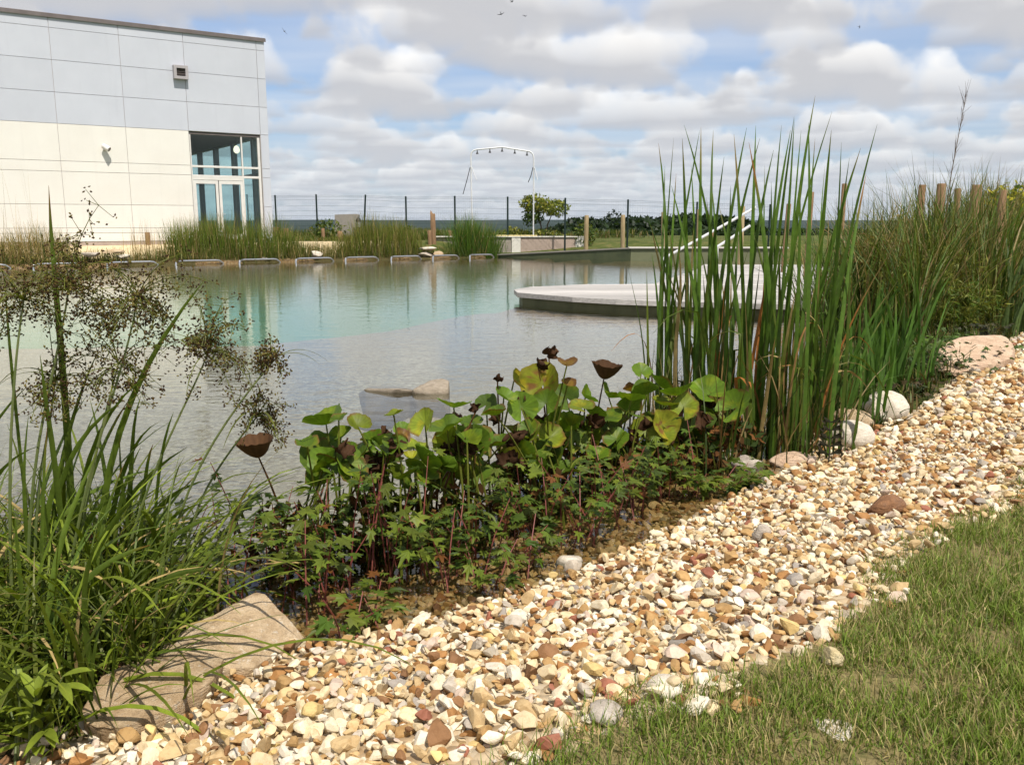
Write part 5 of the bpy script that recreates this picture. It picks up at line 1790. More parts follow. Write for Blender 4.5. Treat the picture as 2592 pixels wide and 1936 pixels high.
# the tall dry weed standing above the mound
b0 = Vector((at_d(2395, 560, 11.5).x, 11.5, 0)); b0.z = gz(b0.x, b0.y)
o = empty('dry_weed', b0, 'tall thin dry weed stalk standing alone above the mound', 'weed')
path = [(2392, 620), (2396, 520), (2408, 440), (2425, 350), (2436, 290), (2444, 245)]
mb = MB()
pts = [at_d(x, y, 11.5) - b0 for x, y in path]
mb.tube(pts, [0.007, 0.007, 0.006, 0.005, 0.0035, 0.0015], 5)
mb.build('stalk', mat_mottled('dry_stalk', (0.11, 0.085, 0.06), (0.18, 0.14, 0.10), 9, 0.9), o)
mb = MB()
for k in range(46):
    s = fr_.uniform(0.35, 1)
    i = min(int(s * 5), 4)
    p = pts[i].lerp(pts[i + 1], s * 5 - i)
    e = p + Vector((fr_.normal(0.02, 0.05), fr_.normal(0, 0.04), fr_.uniform(0.06, 0.26)))
    mb.tube([p, (p + e) / 2 + Vector((fr_.normal(0, 0.01), 0, 0)), e], [0.0022, 0.0018, 0.001], 3)
mb.build('branches', mat_mottled('dry_stalk_fine', (0.12, 0.09, 0.07), (0.20, 0.15, 0.11), 9, 0.9), o)
# arching straw leaf over the mound
for k, (pts_, lab) in enumerate(((((2230, 760), (2225, 640), (2245, 560), (2275, 538), (2300, 555), (2322, 600)), 'pale arching withered leaf above the middle of the mound'), (((2105, 1000), (2100, 900), (2075, 820), (2045, 792), (2028, 788)), 'straw coloured leaf bent left beside the rightmost cattail'))):
    d0 = 8.2 if k == 0 else 5.6
    W3 = [np.array(at_d(x, y, d0)) for x, y in pts_]
    zg = gz(W3[0][0], W3[0][1])
    W3[0][2] = zg - 0.02 if k == 0 else -0.2
    tt = np.linspace(0, 1, len(W3)); q = np.linspace(0, 1, 16)
    C3 = np.column_stack([np.interp(q, tt, [w[i] for w in W3]) for i in range(3)])
    for _ in range(3):
        C3[1:-1] = (C3[:-2] + 2 * C3[1:-1] + C3[2:]) / 4
    org = C3[0].copy()
    v, f, c = ribbon(C3 - org, 0.022 * (1 - q ** 4) + 0.002, (0.3, 0.9, 0.1), OLV, STR * 1.2, 0.2)
    o = link('withered_leaf_arch', np_mesh('withered_leaf_arch', v, f, c, True, M_DRY))
    o.location = org
    tag(o, lab, 'leaf')


# ------------------------------------------------------------------ round-leaved marsh plants
def round_leaf(w, cup, wav, seed, curl=0.0, notch=0.22, fold=0.0, crumple=0.0, tipb=0.16):
    """kidney-shaped leaf blade lying in xy, stalk at the notch, about w wide"""
    rng = np.random.default_rng(seed)
    na_, nr_ = 33, 5
    V = [(0, 0, 0)]
    ph = rng.uniform(0, 6.28, 3)
    for j in range(1, nr_ + 1):
        r = j / nr_
        for i in range(na_):
            a = math.pi * (-1 + notch * 0.5) + (2 * math.pi - math.pi * notch) * i / (na_ - 1)
            rad_ = 0.5 * (1.0 - 0.06 * math.cos(a) + 0.025 * math.sin(11 * a + ph[0]) + tipb * math.exp(-(a / 0.35) ** 2))
            edge = r ** 2
            z = cup * (r ** 1.8) * 0.5 + wav * edge * (math.sin(3 * a + ph[1]) * 0.6 + math.sin(5 * a + ph[2]) * 0.4) - 0.012 * abs(math.sin(6 * a)) * r
            x, y = rad_ * r * math.cos(a) * (1 - curl * r * 0.55), rad_ * r * math.sin(a) * (1 - curl * r * 0.75)
            z += curl * r ** 2 * 0.5 * abs(math.sin(a))
            z += fold * abs(y) - 0.010 * math.cos(16 * a) * r
            if crumple:
                nv = mnoise.noise_vector(Vector((x * 5, y * 5, z * 5 + seed)))
                x, y, z = x + nv.x * crumple * r, y + nv.y * crumple * r, z + nv.z * crumple * r
            V.append((x, y, z))
    F = []
    for i in range(na_ - 1):
        F.append((0, 1 + i, 2 + i, 2 + i))
    for j in range(nr_ - 1):
        for i in range(na_ - 1):
            p = 1 + j * na_ + i
            F.append((p, p + na_, p + na_ + 1, p + 1))
    V = np.array(V) * w
    rr = np.concatenate([[0], np.repeat(np.arange(1, nr_ + 1) / nr_, na_)])
    aa = np.concatenate([[0], np.tile(np.linspace(-math.pi, math.pi, na_), nr_)])
    return V, F, rr, aa


def leaf_mesh(name, V, F, C, mat):
    me = bpy.data.meshes.new(name)
    me.from_pydata([tuple(v) for v in V], [], [tuple(dict.fromkeys(f)) for f in F])
    at = me.color_attributes.new('Col', 'FLOAT_COLOR', 'POINT')
    c4 = np.ones((len(V), 4), np.float32); c4[:, :3] = C
    at.data.foreach_set('color', c4.ravel())
    me.polygons.foreach_set('use_smooth', np.ones(len(me.polygons), bool))
    me.update()
    me.materials.append(mat)
    return me


# leaves as seen in a crop of the photo: x, y, width, tone  (g green, y yellow, l light, b brown curled, c brown cup, o orange)
LV = '''420 340 150 g;545 345 95 l;470 318 70 g;600 420 95 g;725 360 70 g;480 392 95 g;400 462 170 g;815 335 115 l;930 272 130 g;905 362 125 g;960 402 105 g;990 452 130 g;770 432 110 l;800 482 120 g;880 500 105 g;
1170 165 85 y;1290 178 150 y;1130 232 85 g;1200 272 115 g;1300 252 100 g;1380 232 110 g;1440 272 100 l;1340 322 110 g;1190 388 115 l;1400 342 90 g;1550 232 95 g;1640 242 105 g;1750 182 100 g;1680 132 80 g;1540 312 125 g;
1600 332 110 g;1500 362 120 g;1830 222 120 g;1940 218 130 g;2060 272 135 g;1770 262 100 l;1850 268 110 l;1690 372 115 l;1762 342 110 y;1812 392 85 l;1872 342 100 g;1922 305 80 g;1620 285 90 g;1455 232 80 g;1100 302 85 g;
1240 340 90 g;1480 300 95 g;690 300 70 l;1000 330 90 g;1060 260 90 g;650 450 100 g;560 470 110 g;1120 420 95 g;1280 440 90 l;1700 220 95 g;1580 400 100 g;1960 280 90 l;
1310 66 80 b;1268 112 66 b;1382 104 76 o;1530 158 112 c;1020 282 62 b;1110 332 66 b;1270 332 76 b;1440 347 76 b;1200 232 60 b;1105 168 46 b;655 392 60 b;722 386 66 o;930 312 46 b;1030 382 40 b;150 470 140 c;1385 182 56 o;1460 492 56 b;1640 208 60 o;1590 376 40 b;1190 455 50 b;1930 345 40 o'''
LV = [l.split() for l in LV.replace('\n', '').split(';')]
for _k in range(120):          # lower tier, seen between the upper leaves
    _x = fr_.uniform(330, 2000)
    LV.append((_x, float(np.interp(_x, [330, 900, 1330, 1800, 2000], [470, 470, 400, 380, 330])) + fr_.uniform(-70, 120), fr_.uniform(75, 130), 'g' if fr_.random() < 0.74 else ('l' if fr_.random() < 0.4 else 'b')))
PLX = [(330, 'round-leaved marsh plant at the left end of the bed, nearest the sedge'), (640, 'round-leaved marsh plant, second from the left'), (900, 'round-leaved marsh plant with the tall folded leaves left of centre'), (1180, 'round-leaved marsh plant left of the bright yellow leaf'),
       (1330, 'round-leaved marsh plant holding the bright yellow leaf and the tallest brown one'), (1540, 'round-leaved marsh plant with the brown cup leaf, right of the yellow one'), (1740, 'round-leaved marsh plant with crumpled yellow-green leaves on the right'), (1960, 'round-leaved marsh plant at the right end, touching the cattails')]


def bed_depth(px):
    return float(np.interp(px, [560, 800, 1155, 1370, 1636, 1850], [3.7, 3.85, 4.2, 4.75, 5.25, 5.55]))


plants = []
for x, lab in PLX:
    px = 560 + x * 0.6329
    d = bed_depth(px)
    g = at_d(px, 1300, d)
    b0 = Vector((g.x, d, gz(g.x, d)))
    plants.append((x, empty('marsh_marigold', b0, lab, 'marsh plant', 'round-leaved plants in the marsh bed'), b0))
TON = {'g': (0.105, 0.170, 0.016), 'l': (0.20, 0.245, 0.022), 'y': (0.32, 0.33, 0.035), 'b': (0.060, 0.028, 0.016), 'c': (0.075, 0.036, 0.020), 'o': (0.30, 0.17, 0.035)}
for k, (x, y, w, tone) in enumerate(LV):
    x, y, w = float(x), float(y), float(w)
    px, py, wp = 560 + x * 0.6329, 860 + y * 0.633, w * 0.633
    pi_ = min(range(len(plants)), key=lambda i: abs(plants[i][0] - x))
    _, o, b0 = plants[pi_]
    d = bed_depth(px) + fr_.uniform(-0.22, 0.22)
    cen = at_d(px, py, d)
    ww = wp * d / FPX * 1.12
    brown = tone in 'bc'
    V, F, rr, aa = round_leaf(ww, fr_.uniform(0.10, 0.45) if tone != 'c' else 1.05, fr_.uniform(0.02, 0.09) if not brown else (0.16 if tone == 'b' else 0.03), 500 + k, curl=0.0 if tone not in 'b' else 0.55, notch=fr_.uniform(0.14, 0.3) if tone != 'c' else 0.03, fold=abs(fr_.normal(0, 0.45)) if not brown else (0.3 if tone == 'b' else 0.0), crumple=0.0 if not brown else (0.28 if tone == 'b' else 0.05), tipb=0.16 if tone != 'c' else 0.0)
    base_c = np.array(TON[tone]) * fr_.uniform(0.65, 1.3)
    C = base_c[None] * (0.85 + 0.25 * rr[:, None])
    C = C * (1 + 0.22 * (np.cos(16 * aa) > 0.75) * (rr > 0.1))[:, None]                 # veins
    if not brown:                                                                       # yellowing and browned rims
        bl = np.array([mnoise.noise(Vector(v) * 14 + Vector((k, 0, 0))) for v in V])
        C = np.where((bl > 0.22)[:, None], C * np.array((1.5, 1.2, 0.9)), C)
        if fr_.random() < 0.45:
            rim = (rr > 0.95) & (bl > -0.05)
            C = np.where(rim[:, None], BRN * 1.1, C)
    if tone in 'yl':
        C = C * (1 - 0.45 * (rr[:, None] > 0.9)) + BRN * 0.45 * (rr[:, None] > 0.9)
    if tone == 'y':
        spot = (np.array([mnoise.noise(Vector(v) * 26) for v in V]) > 0.15) & (rr < 0.8)
        C = np.where(spot[:, None], BRN * 1.2, C)
    if tone == 'o':
        C = np.where((rr > 0.7)[:, None], BRN * 0.9, C)
    # the blade faces up and more or less towards the viewer and the sun
    tilt = fr_.uniform(0.15, 1.15) if tone != 'c' else 0.15
    if tone == 'y':
        tilt = 1.15
    yaw = fr_.normal(-math.pi / 2, 1.5)
    E = Matrix.Rotation(yaw, 3, 'Z') @ Matrix.Rotation(tilt, 3, 'Y') @ Matrix.Rotation(math.pi + fr_.normal(0, 0.4), 3, 'Z')
    Vw = np.array([E @ Vector(v) for v in V]) + np.array(cen - b0)
    link('leaf', leaf_mesh('leaf', Vw, F, C, M_LEAF if not brown else M_DRY), o)
    # stalk from the crown of the plant to the leaf
    foot = Vector((fr_.normal(0, 0.10) + (cen.x - b0.x) * 0.45, fr_.normal(0, 0.10) + (cen.y - b0.y) * 0.5, -0.02))
    tgt = cen - b0
    mid = foot.lerp(tgt, 0.5) + Vector(((tgt.x - foot.x) * -0.22, (tgt.y - foot.y) * -0.22, 0.03))
    mb = MB()
    mb.tube([foot, foot.lerp(mid, 0.5) + Vector((0, 0, 0.015)), mid, mid.lerp(tgt, 0.55) + Vector((0, 0, 0.012)), tgt], [0.0075, 0.007, 0.006, 0.005, 0.004], 6, col=tuple((OLV * 1.35 if not brown else BRN * 0.8)))
    mb.build('stalk', M_LEAF, o, smooth=True, col=True)
# extra stalks and withered rags low in each plant
for (x, o, b0) in plants:
    mb = MB()
    for q in range(13):
        p = Vector((fr_.normal(0, 0.13), fr_.normal(0, 0.10), -0.03))
        e = p + Vector((fr_.normal(0, 0.07), fr_.normal(0, 0.06), fr_.uniform(0.2, 0.42)))
        mb.tube([p, p.lerp(e, 0.5) + Vector((fr_.normal(0, 0.02), 0, 0)), e], [0.007, 0.006, 0.003], 5, col=tuple(OLV * 1.1 if fr_.random() < 0.6 else BRN * 0.5))
    mb.build('old_stalks', M_LEAF, o, smooth=True, col=True)
    v, f, c = leaf_cloud((0, 0, 0.2), (0.62, 0.45, 0.42), 520, 0.030, [BRN * 0.35, BRN * 0.7, RUST * 0.45, DRK, DRK], 300 + int(x), flat=0.6)
    link('withered_leaves', np_mesh('withered_leaves', v, f, c, True, M_DRY), o)


# ------------------------------------------------------------------ toothed, lobed leaves of the low plants
def lobed_leaf():
    lob = [(-2.55, 0.42), (-2.0, 0.30), (-1.45, 0.72), (-0.95, 0.46), (-0.75, 0.86), (-0.5, 0.52), (-0.35, 0.55), (-0.12, 0.86), (0, 1.0)]
    out_ = [(a, r) for a, r in lob] + [(-a, r) for a, r in lob[-2::-1]]
    V = [(0, 0, 0)] + [(r * math.cos(a), r * math.sin(a), -0.10 * r + 0.14 * (r if i % 2 == 0 else 0) * 0.5) for i, (a, r) in enumerate(out_)]
    F = [(0, i, i + 1) for i in range(1, len(V) - 1)]
    return np.array(V), np.array(F)


LVV, LVF = lobed_leaf()


def lobed_cloud(P, N, S, C, yaw):
    n = len(P)
    zax = N / np.linalg.norm(N, axis=1)[:, None]
    h = np.column_stack([np.cos(yaw), np.sin(yaw), np.zeros(n)])
    xax = h - (h * zax).sum(1)[:, None] * zax
    xax /= np.linalg.norm(xax, axis=1)[:, None]
    yax = np.cross(zax, xax)
    rg = np.random.default_rng(n)
    ax, ay, dz = rg.uniform(0.8, 1.35, (n, 1, 1)), rg.uniform(0.55, 1.05, (n, 1, 1)), rg.uniform(-0.45, 0.05, (n, 1, 1))
    ux, uy = LVV[None, :, 0:1] * ax, LVV[None, :, 1:2] * ay
    uz = LVV[None, :, 2:3] + dz * (ux ** 2 + uy ** 2) + 0.25 * np.abs(uy) * rg.uniform(-1, 1.5, (n, 1, 1))
    V = P[:, None] + S[:, None, None] * (ux * xax[:, None] + uy * yax[:, None] + uz * zax[:, None])
    F = (LVF[None] + (np.arange(n) * len(LVV))[:, None, None]).reshape(-1, 3)
    return V.reshape(-1, 3), F, np.repeat(C, len(LVV), 0)


# base px along the bed, depth, height, spread, label
LB = [(640, 3.45, 0.34, 0.30, 'leftmost bushy toothed-leaf plant with reddish stems, before the open water'), (720, 3.75, 0.40, 0.28, 'toothed-leaf plant behind the leftmost one, under the brown cup leaf'), (800, 3.35, 0.30, 0.26, 'toothed-leaf plant second from the left in the front row'),
      (900, 3.55, 0.36, 0.28, 'toothed-leaf plant below the left round leaves'), (985, 3.75, 0.34, 0.24, 'toothed-leaf plant with red stems below the folded leaves'), (905, 3.05, 0.13, 0.20, 'single low toothed-leaf sprig standing in the shallow water near the gravel'),
      (1090, 3.55, 0.22, 0.26, 'low spreading toothed-leaf plant left of the bed centre'), (1190, 3.75, 0.24, 0.26, 'low spreading toothed-leaf plant at the bed centre'), (1280, 3.55, 0.16, 0.24, 'lowest toothed-leaf plant nearest the gravel, right of centre'), (1330, 4.05, 0.28, 0.26, 'toothed-leaf plant under the bright yellow leaf'),
      (1440, 4.05, 0.24, 0.25, 'toothed-leaf plant in front of the green stalks right of centre'), (1520, 4.35, 0.30, 0.26, 'toothed-leaf plant under the brown cup on the right'), (1610, 4.50, 0.26, 0.24, 'toothed-leaf plant near the gravel on the right'), (1660, 4.80, 0.28, 0.22, 'toothed-leaf plant left of the white stone'),
      (1745, 4.75, 0.16, 0.2, 'toothed-leaf plant partly covering the white stone'), (1850, 4.85, 0.12, 0.16, 'rightmost toothed-leaf plant reaching over the speckled stone'), (420, 3.35, 0.22, 0.30, 'toothed-leaf plant by the sedge at left, behind the pointed rock'), (330, 3.6, 0.30, 0.30, 'toothed-leaf plant deep in the sedge shade at left')]
M_RSTEM = mat_mottled('red_stem', (0.16, 0.035, 0.03), (0.24, 0.07, 0.05), 12, 0.6)
for k, (px, d, h, sp_, lab) in enumerate(LB):
    g = at_d(px, 1300, d)
    b0 = Vector((g.x, d, gz(g.x, d)))
    o = empty('toothed_leaf_plant', b0, lab, 'marsh plant', 'toothed-leaf plants in the marsh bed')
    ns = 8 if k != 5 else 5
    ps, nsx, ss, cs, ys = [], [], [], [], []
    mb = MB()
    for q in range(ns):
        foot = Vector((fr_.normal(0, sp_ * 0.3), fr_.normal(0, sp_ * 0.3), -0.02))
        az = fr_.uniform(0, 6.28)
        hh = (h * (1.3 if d > 3.5 and k < 14 else 1.0) - min(b0.z, 0)) * fr_.uniform(0.65, 1.1)
        tip = foot + Vector((math.cos(az) * sp_ * fr_.uniform(0.3, 0.9), math.sin(az) * sp_ * fr_.uniform(0.3, 0.9), hh))
        mid = foot.lerp(tip, 0.5) + Vector((0, 0, hh * 0.12))
        mb.tube([foot, mid, tip], [0.004, 0.0034, 0.0018], 4)
        for s in np.linspace(0.42, 1.0, 5):
            p = foot.lerp(mid, s * 2) if s < 0.5 else mid.lerp(tip, (s - 0.5) * 2)
            for sg in (-1, 1):
                yw = az + sg * fr_.uniform(0.7, 1.8) + (0 if s < 0.98 else -sg * 1.0)
                sz = fr_.uniform(0.022, 0.066) * (1.1 - 0.3 * abs(s - 0.8))
                off = Vector((math.cos(yw), math.sin(yw), 0.25)) * sz * 0.9
                if b0.z + p.z + off.z < 0.005:
                    continue
                ps.append(p + off)
                nsx.append((fr_.normal(0, 0.28), fr_.normal(-0.05, 0.28), 1.0))
                ss.append(sz); ys.append(yw)
                hue = fr_.random()
                cs.append((np.array((0.070, 0.125, 0.016)) * (1 - hue) + np.array((0.165, 0.195, 0.024)) * hue) * fr_.uniform(0.6, 1.35) if fr_.random() > 0.04 else RUST * 0.6)
    mb.build('stems', M_RSTEM, o)
    v, f, c = lobed_cloud(np.array(ps), np.array(nsx), np.array(ss), np.array(cs), np.array(ys))
    tag(link('leaves', np_mesh('leaves', v, f, c, False, M_LEAF), o), kind='stuff')

# ------------------------------------------------------------------ wood club-rush on the left: strap leaves, stout stems, brown flower heads
SED = [  # base px, depth, (leaf tips px row), label
    (60, 3.1, [(140, 470), (300, 1020), (20, 690), (110, 900), (230, 1000), (420, 1180), (-60, 800), (180, 1180), (330, 1250), (60, 1050)], 'club-rush clump at the left frame edge with the tallest upright leaf'),
    (190, 3.2, [(510, 705), (400, 930), (330, 1010), (470, 1310), (250, 880), (440, 1060), (560, 1300), (150, 1150), (90, 1330)], 'club-rush clump with the long leaf tip crossing the green reflection'),
    (330, 3.3, [(445, 1040), (430, 1060), (395, 1120), (345, 1130), (305, 1100), (560, 1240), (590, 1340), (500, 1190), (620, 1260)], 'right club-rush clump with upright pointed leaves before the water'),
    (-70, 3.2, [(10, 620), (60, 980), (-20, 900), (120, 1120), (150, 1260), (60, 1330), (200, 1300)], 'club-rush clump mostly outside the left frame edge'),
    (170, 2.85, [(300, 1180), (360, 1230), (420, 1330), (240, 1130), (120, 1080), (480, 1420), (350, 1480), (60, 1180)], 'dense leafy club-rush clump in the middle of the left mass'),
    (260, 3.55, [(380, 1000), (300, 960), (480, 1130), (220, 1010), (540, 1210), (420, 1240)], 'club-rush clump farthest out in the water on the left'),
    (90, 2.6, [(330, 1440), (420, 1560), (560, 1440), (610, 1660), (440, 1640), (250, 1350), (40, 1300), (150, 1420), (380, 1380)], 'near club-rush clump arching over the rocks'),
]
for k, (px, d, tips, lab) in enumerate(SED):
    g = at_d(px, 1500, d)
    b0 = Vector((g.x, d, gz(g.x, d) - 0.02))
    o = empty('club_rush', b0, lab, 'club-rush', 'club-rush clumps on the left')
    for (tx, ty) in tips:
        tip = np.array(at_d(tx, ty, d + fr_.uniform(-0.25, 0.2)))
        bb = np.array(b0) + np.array((fr_.normal(0, 0.10), fr_.normal(0, 0.10), 0))
        g_ = np.array((0.115, 0.165, 0.025)) * fr_.uniform(0.7, 1.3)
        link_part('leaf', strap(bb, tip, fr_.uniform(0.018, 0.030), sag=0.35 * fr_.random(), col=g_ * 0.8, colt=g_ * 1.1, tipc=RUST * 0.7 if fr_.random() < 0.5 else None, dry_from=fr_.uniform(0.85, 0.96), fold=0.4), o, M_LEAF, b0)
    for q in range(80):
        bb = np.array(b0) + np.array((fr_.normal(0, 0.17), fr_.normal(0, 0.16), 0))
        L, az = fr_.uniform(0.35, 1.1), fr_.uniform(0, 6.28)
        t_ = np.linspace(0, 1, 11)
        le, cu = abs(fr_.normal(0.38, 0.28)), fr_.uniform(0.8, 2.5)
        an = le + cu * t_ ** 1.6
        st = L / 10
        rr_ = np.concatenate([[0], np.cumsum(np.sin(an[1:]) * st)]); zz__ = np.concatenate([[0], np.cumsum(np.cos(an[1:]) * st)])
        pts = np.column_stack([bb[0] + math.cos(az) * rr_, bb[1] + math.sin(az) * rr_, bb[2] + zz__])
        g_ = (np.array((0.125, 0.170, 0.014)) * (1 - 0.5 * fr_.random()) + OLV * 0.5) * fr_.uniform(0.5, 1.35)
        dryl = fr_.random() < 0.10
        if dryl:
            g_ = STR * 0.6
        vfc = ribbon(pts, (0.010 + 0.016 * fr_.random()) * np.interp(t_, [0, .3, .8, 1], [0.7, 1, 0.6, 0.05]), (-math.sin(az), math.cos(az), 0.15), g_, g_ * 1.2 if not dryl else STR, 0.35)
        link_part('withered_leaf' if dryl else 'leaf', vfc, o, M_DRY if dryl else M_LEAF, b0)


# fine leaves filling the left mass
n = 2600
P = np.column_stack([fr_.uniform(-3.0, -1.15, n), fr_.uniform(2.3, 4.0, n)])
P = P[(P[:, 0] > -0.66 * P[:, 1] - 0.25) & (P[:, 0] < -0.44 * P[:, 1] + 0.05 * fr_.normal(0, 1, n))]
n = len(P)
cc = (np.array((0.085, 0.14, 0.014)) + np.array((0.10, 0.07, 0.01)) * fr_.random((n, 1))) * fr_.uniform(0.45, 1.25, (n, 1))
cc = np.where((fr_.random(n) < 0.07)[:, None], STR * 0.7, cc)
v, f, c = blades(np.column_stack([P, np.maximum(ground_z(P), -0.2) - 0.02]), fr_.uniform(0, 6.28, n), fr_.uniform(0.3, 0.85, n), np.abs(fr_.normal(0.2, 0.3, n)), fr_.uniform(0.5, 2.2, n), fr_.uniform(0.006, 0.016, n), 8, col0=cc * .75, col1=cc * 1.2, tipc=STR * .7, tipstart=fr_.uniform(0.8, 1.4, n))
tag(link('sedge_undergrowth', np_mesh('sedge_undergrowth', v, f, c, True, M_LEAF)), 'fine arching sedge leaves filling the left bank', 'sedge', kind='stuff')


def panicle(o, c, r, n_ray, org, up=0.55, seed=0, droop=1.0):
    """spray of fine drooping branches carrying clusters of small brown spikelets"""
    rng = np.random.default_rng(seed)
    mb = MB()
    pos, sz = [], []
    for q in range(n_ray):
        az, el = rng.uniform(0, 6.28), rng.uniform(-0.5, 1.45)
        L = r * rng.uniform(0.5, 1.35)
        dv = Vector((math.cos(az) * math.cos(el), math.sin(az) * math.cos(el), math.sin(el)))
        pts, p = [], Vector(c)
        for s in range(6):
            pts.append(p.copy())
            p = p + dv * (L / 5)
            dv = (dv + Vector((0, 0, -0.22 * droop))).normalized()
        mb.tube([x - Vector(org) for x in pts], [0.0026, 0.0023, 0.002, 0.0018, 0.0015, 0.0011], 3, False, col=tuple(OLV * 1.5))
        for s in range(2, 6):
            for e in range(3):
                dd2 = Vector(rng.normal(0, 1, 3)).normalized()
                e1 = pts[s] + dd2 * r * rng.uniform(0.12, 0.36) + Vector((0, 0, -0.01))
                mb.tube([pts[s] - Vector(org), e1 - Vector(org)], [0.0013, 0.001], 3, False, col=tuple(OLV * 1.3))
                for u in range(4):
                    pos.append(e1 + Vector(rng.normal(0, 0.010, 3)))
                    sz.append(rng.uniform(0.0028, 0.0046))
    pos, sz = np.array(pos) - np.array(org), np.array(sz)
    octv = np.array([(1, 0, 0), (0, 1, 0), (-1, 0, 0), (0, -1, 0), (0, 0, 1.7), (0, 0, -1.7)], float)
    octf = np.array([(0, 1, 4), (1, 2, 4), (2, 3, 4), (3, 0, 4), (1, 0, 5), (2, 1, 5), (3, 2, 5), (0, 3, 5)])
    ro = rot_mats(len(pos), rng, 0.8)
    V = np.einsum('nij,vj->nvi', ro, octv) * sz[:, None, None] + pos[:, None]
    F = (octf[None] + (np.arange(len(pos)) * 6)[:, None, None]).reshape(-1, 3)
    C = np.array([(0.075, 0.042, 0.022), (0.12, 0.075, 0.028), (0.21, 0.165, 0.055), (0.06, 0.035, 0.022)])[rng.integers(0, 4, len(pos))]
    h = link('flower_head', mb.mesh('flower_head', M_LEAF, col=True), o)
    tag(link('spikelets', np_mesh('spikelets', V.reshape(-1, 3), F, np.repeat(C, 6, 0), False, M_DRY), h), kind='stuff')


# stout flowering stems: path (px,row), head radius, rays
STM = [(1, 3.0, [(120, 1560), (190, 1330), (260, 1080), (330, 860), (350, 745)], 0.24, 15, 'club-rush stem with the broadest brown flower head, over the pale reflection'),
       (2, 3.1, [(250, 1560), (330, 1340), (420, 1120), (500, 960), (530, 885)], 0.20, 15, 'club-rush stem with the dense drooping head at the edge of the green reflection'),
       (0, 2.95, [(40, 1500), (70, 1250), (120, 1000), (165, 800), (175, 720)], 0.24, 14, 'club-rush stem with the upper left flower head'),
       (2, 3.3, [(420, 1460), (480, 1300), (560, 1170), (625, 1085), (655, 1050)], 0.15, 10, 'club-rush stem with the small head hanging over the brown cup leaf'),
       (1, 3.05, [(150, 1540), (210, 1300), (265, 1050), (300, 920)], 0.20, 12, 'club-rush stem with the lower middle flower head'),
       (0, 2.9, [(10, 1500), (20, 1200), (40, 900), (60, 760)], 0.20, 11, 'club-rush stem with a flower head at the left frame edge'),
       (0, 3.0, [(60, 1500), (90, 1250), (125, 1080), (140, 960)], 0.18, 10, 'club-rush stem with the lowest flower head at left'),
       (3, 3.2, [(360, 1500), (450, 1270), (560, 1080), (660, 950), (700, 905)], 0.09, 6, 'club-rush stem with the outermost thin flower spray to the right')]
for k, (ci, d, path, r, nr_, lab) in enumerate(STM):
    W3 = [at_d(x, y, d + 0.04 * i) for i, (x, y) in enumerate(path)]
    W3[0].z = gz(W3[0].x, W3[0].y)
    o = empty('flowering_rush', W3[0], lab, 'club-rush', 'flowering club-rush stems')
    tt = np.linspace(0, 1, len(W3)); q = np.linspace(0, 1, 14)
    C3 = np.column_stack([np.interp(q, tt, [w[i] for w in W3]) for i in range(3)])
    for _ in range(4):
        C3[1:-1] = (C3[:-2] + 2 * C3[1:-1] + C3[2:]) / 4
    MB().tube([Vector(p) - W3[0] for p in C3], [0.0065 - 0.0035 * i / 13 for i in range(14)], 6).build('stem', M_STEM, o, smooth=True)
    panicle(o, Vector(C3[-1]), r, nr_, W3[0], seed=700 + k, droop=1.0 if k != 1 else 1.5)
    panicle(o, Vector(C3[-2]) + Vector((0, 0, 0.02)), r * 0.8, max(4, nr_ // 2), W3[0], seed=750 + k, droop=1.6)
    # leafy bracts below the head
    for e in range(3):
        az = fr_.uniform(0, 6.28)
        L = fr_.uniform(0.16, 0.34)
        t_ = np.linspace(0, 1, 9)
        pts = np.column_stack([C3[-1][0] + math.cos(az) * L * t_, C3[-1][1] + math.sin(az) * L * t_, C3[-1][2] + L * (0.55 * t_ - 0.75 * t_ ** 2)])
        link_part('bract', ribbon(pts, 0.012 * (1 - t_ ** 2) + 0.001, (-math.sin(az), math.cos(az), 0), OLV * 1.2, OLV, 0.3), o, M_LEAF, W3[0])

# yellow-green leafy plant in the bottom left corner
g = at_d(60, 1880, 2.18)
b0 = Vector((g.x, g.y, gz(g.x, g.y)))
o = empty('willowherb', b0, 'yellow-green leafy plant in the bottom left corner before the rocks', 'plant')
mb = MB()
for q, (tx, ty) in enumerate(((40, 1690), (110, 1690), (160, 1710), (20, 1780), (150, 1800), (90, 1760))):
    tip = at_d(tx, ty, 2.2 + fr_.uniform(-0.06, 0.06)) - b0
    mb.tube([(fr_.normal(0, 0.03), fr_.normal(0, 0.03), -0.02), tip * 0.5 + Vector((0, 0, 0.02)), tip], [0.004, 0.0035, 0.002], 5)
    for e in range(9):
        s = fr_.uniform(0.35, 1)
        p = np.array(tip) * s
        az, L = fr_.uniform(0, 6.28), fr_.uniform(0.07, 0.13)
        up = fr_.uniform(0.1, 1.1)
        t_ = np.linspace(0, 1, 7)
        pts = np.column_stack([p[0] + math.cos(az) * L * t_ * math.cos(up), p[1] + math.sin(az) * L * t_ * math.cos(up), p[2] + L * (math.sin(up) * t_ - 0.3 * t_ ** 2)])
        c_ = np.array((0.22, 0.27, 0.035)) * fr_.uniform(0.7, 1.3)
        link('leaf', np_mesh('leaf', *ribbon(pts, 0.026 * np.sin(np.pi * np.clip(t_ * 0.93 + 0.07, 0, 1)) + 0.001, (-math.sin(az), math.cos(az), 0.1), c_ * 0.85, c_ * 1.15, 0.3), True, M_LEAF), o)
mb.build('stems', M_STEM, o)

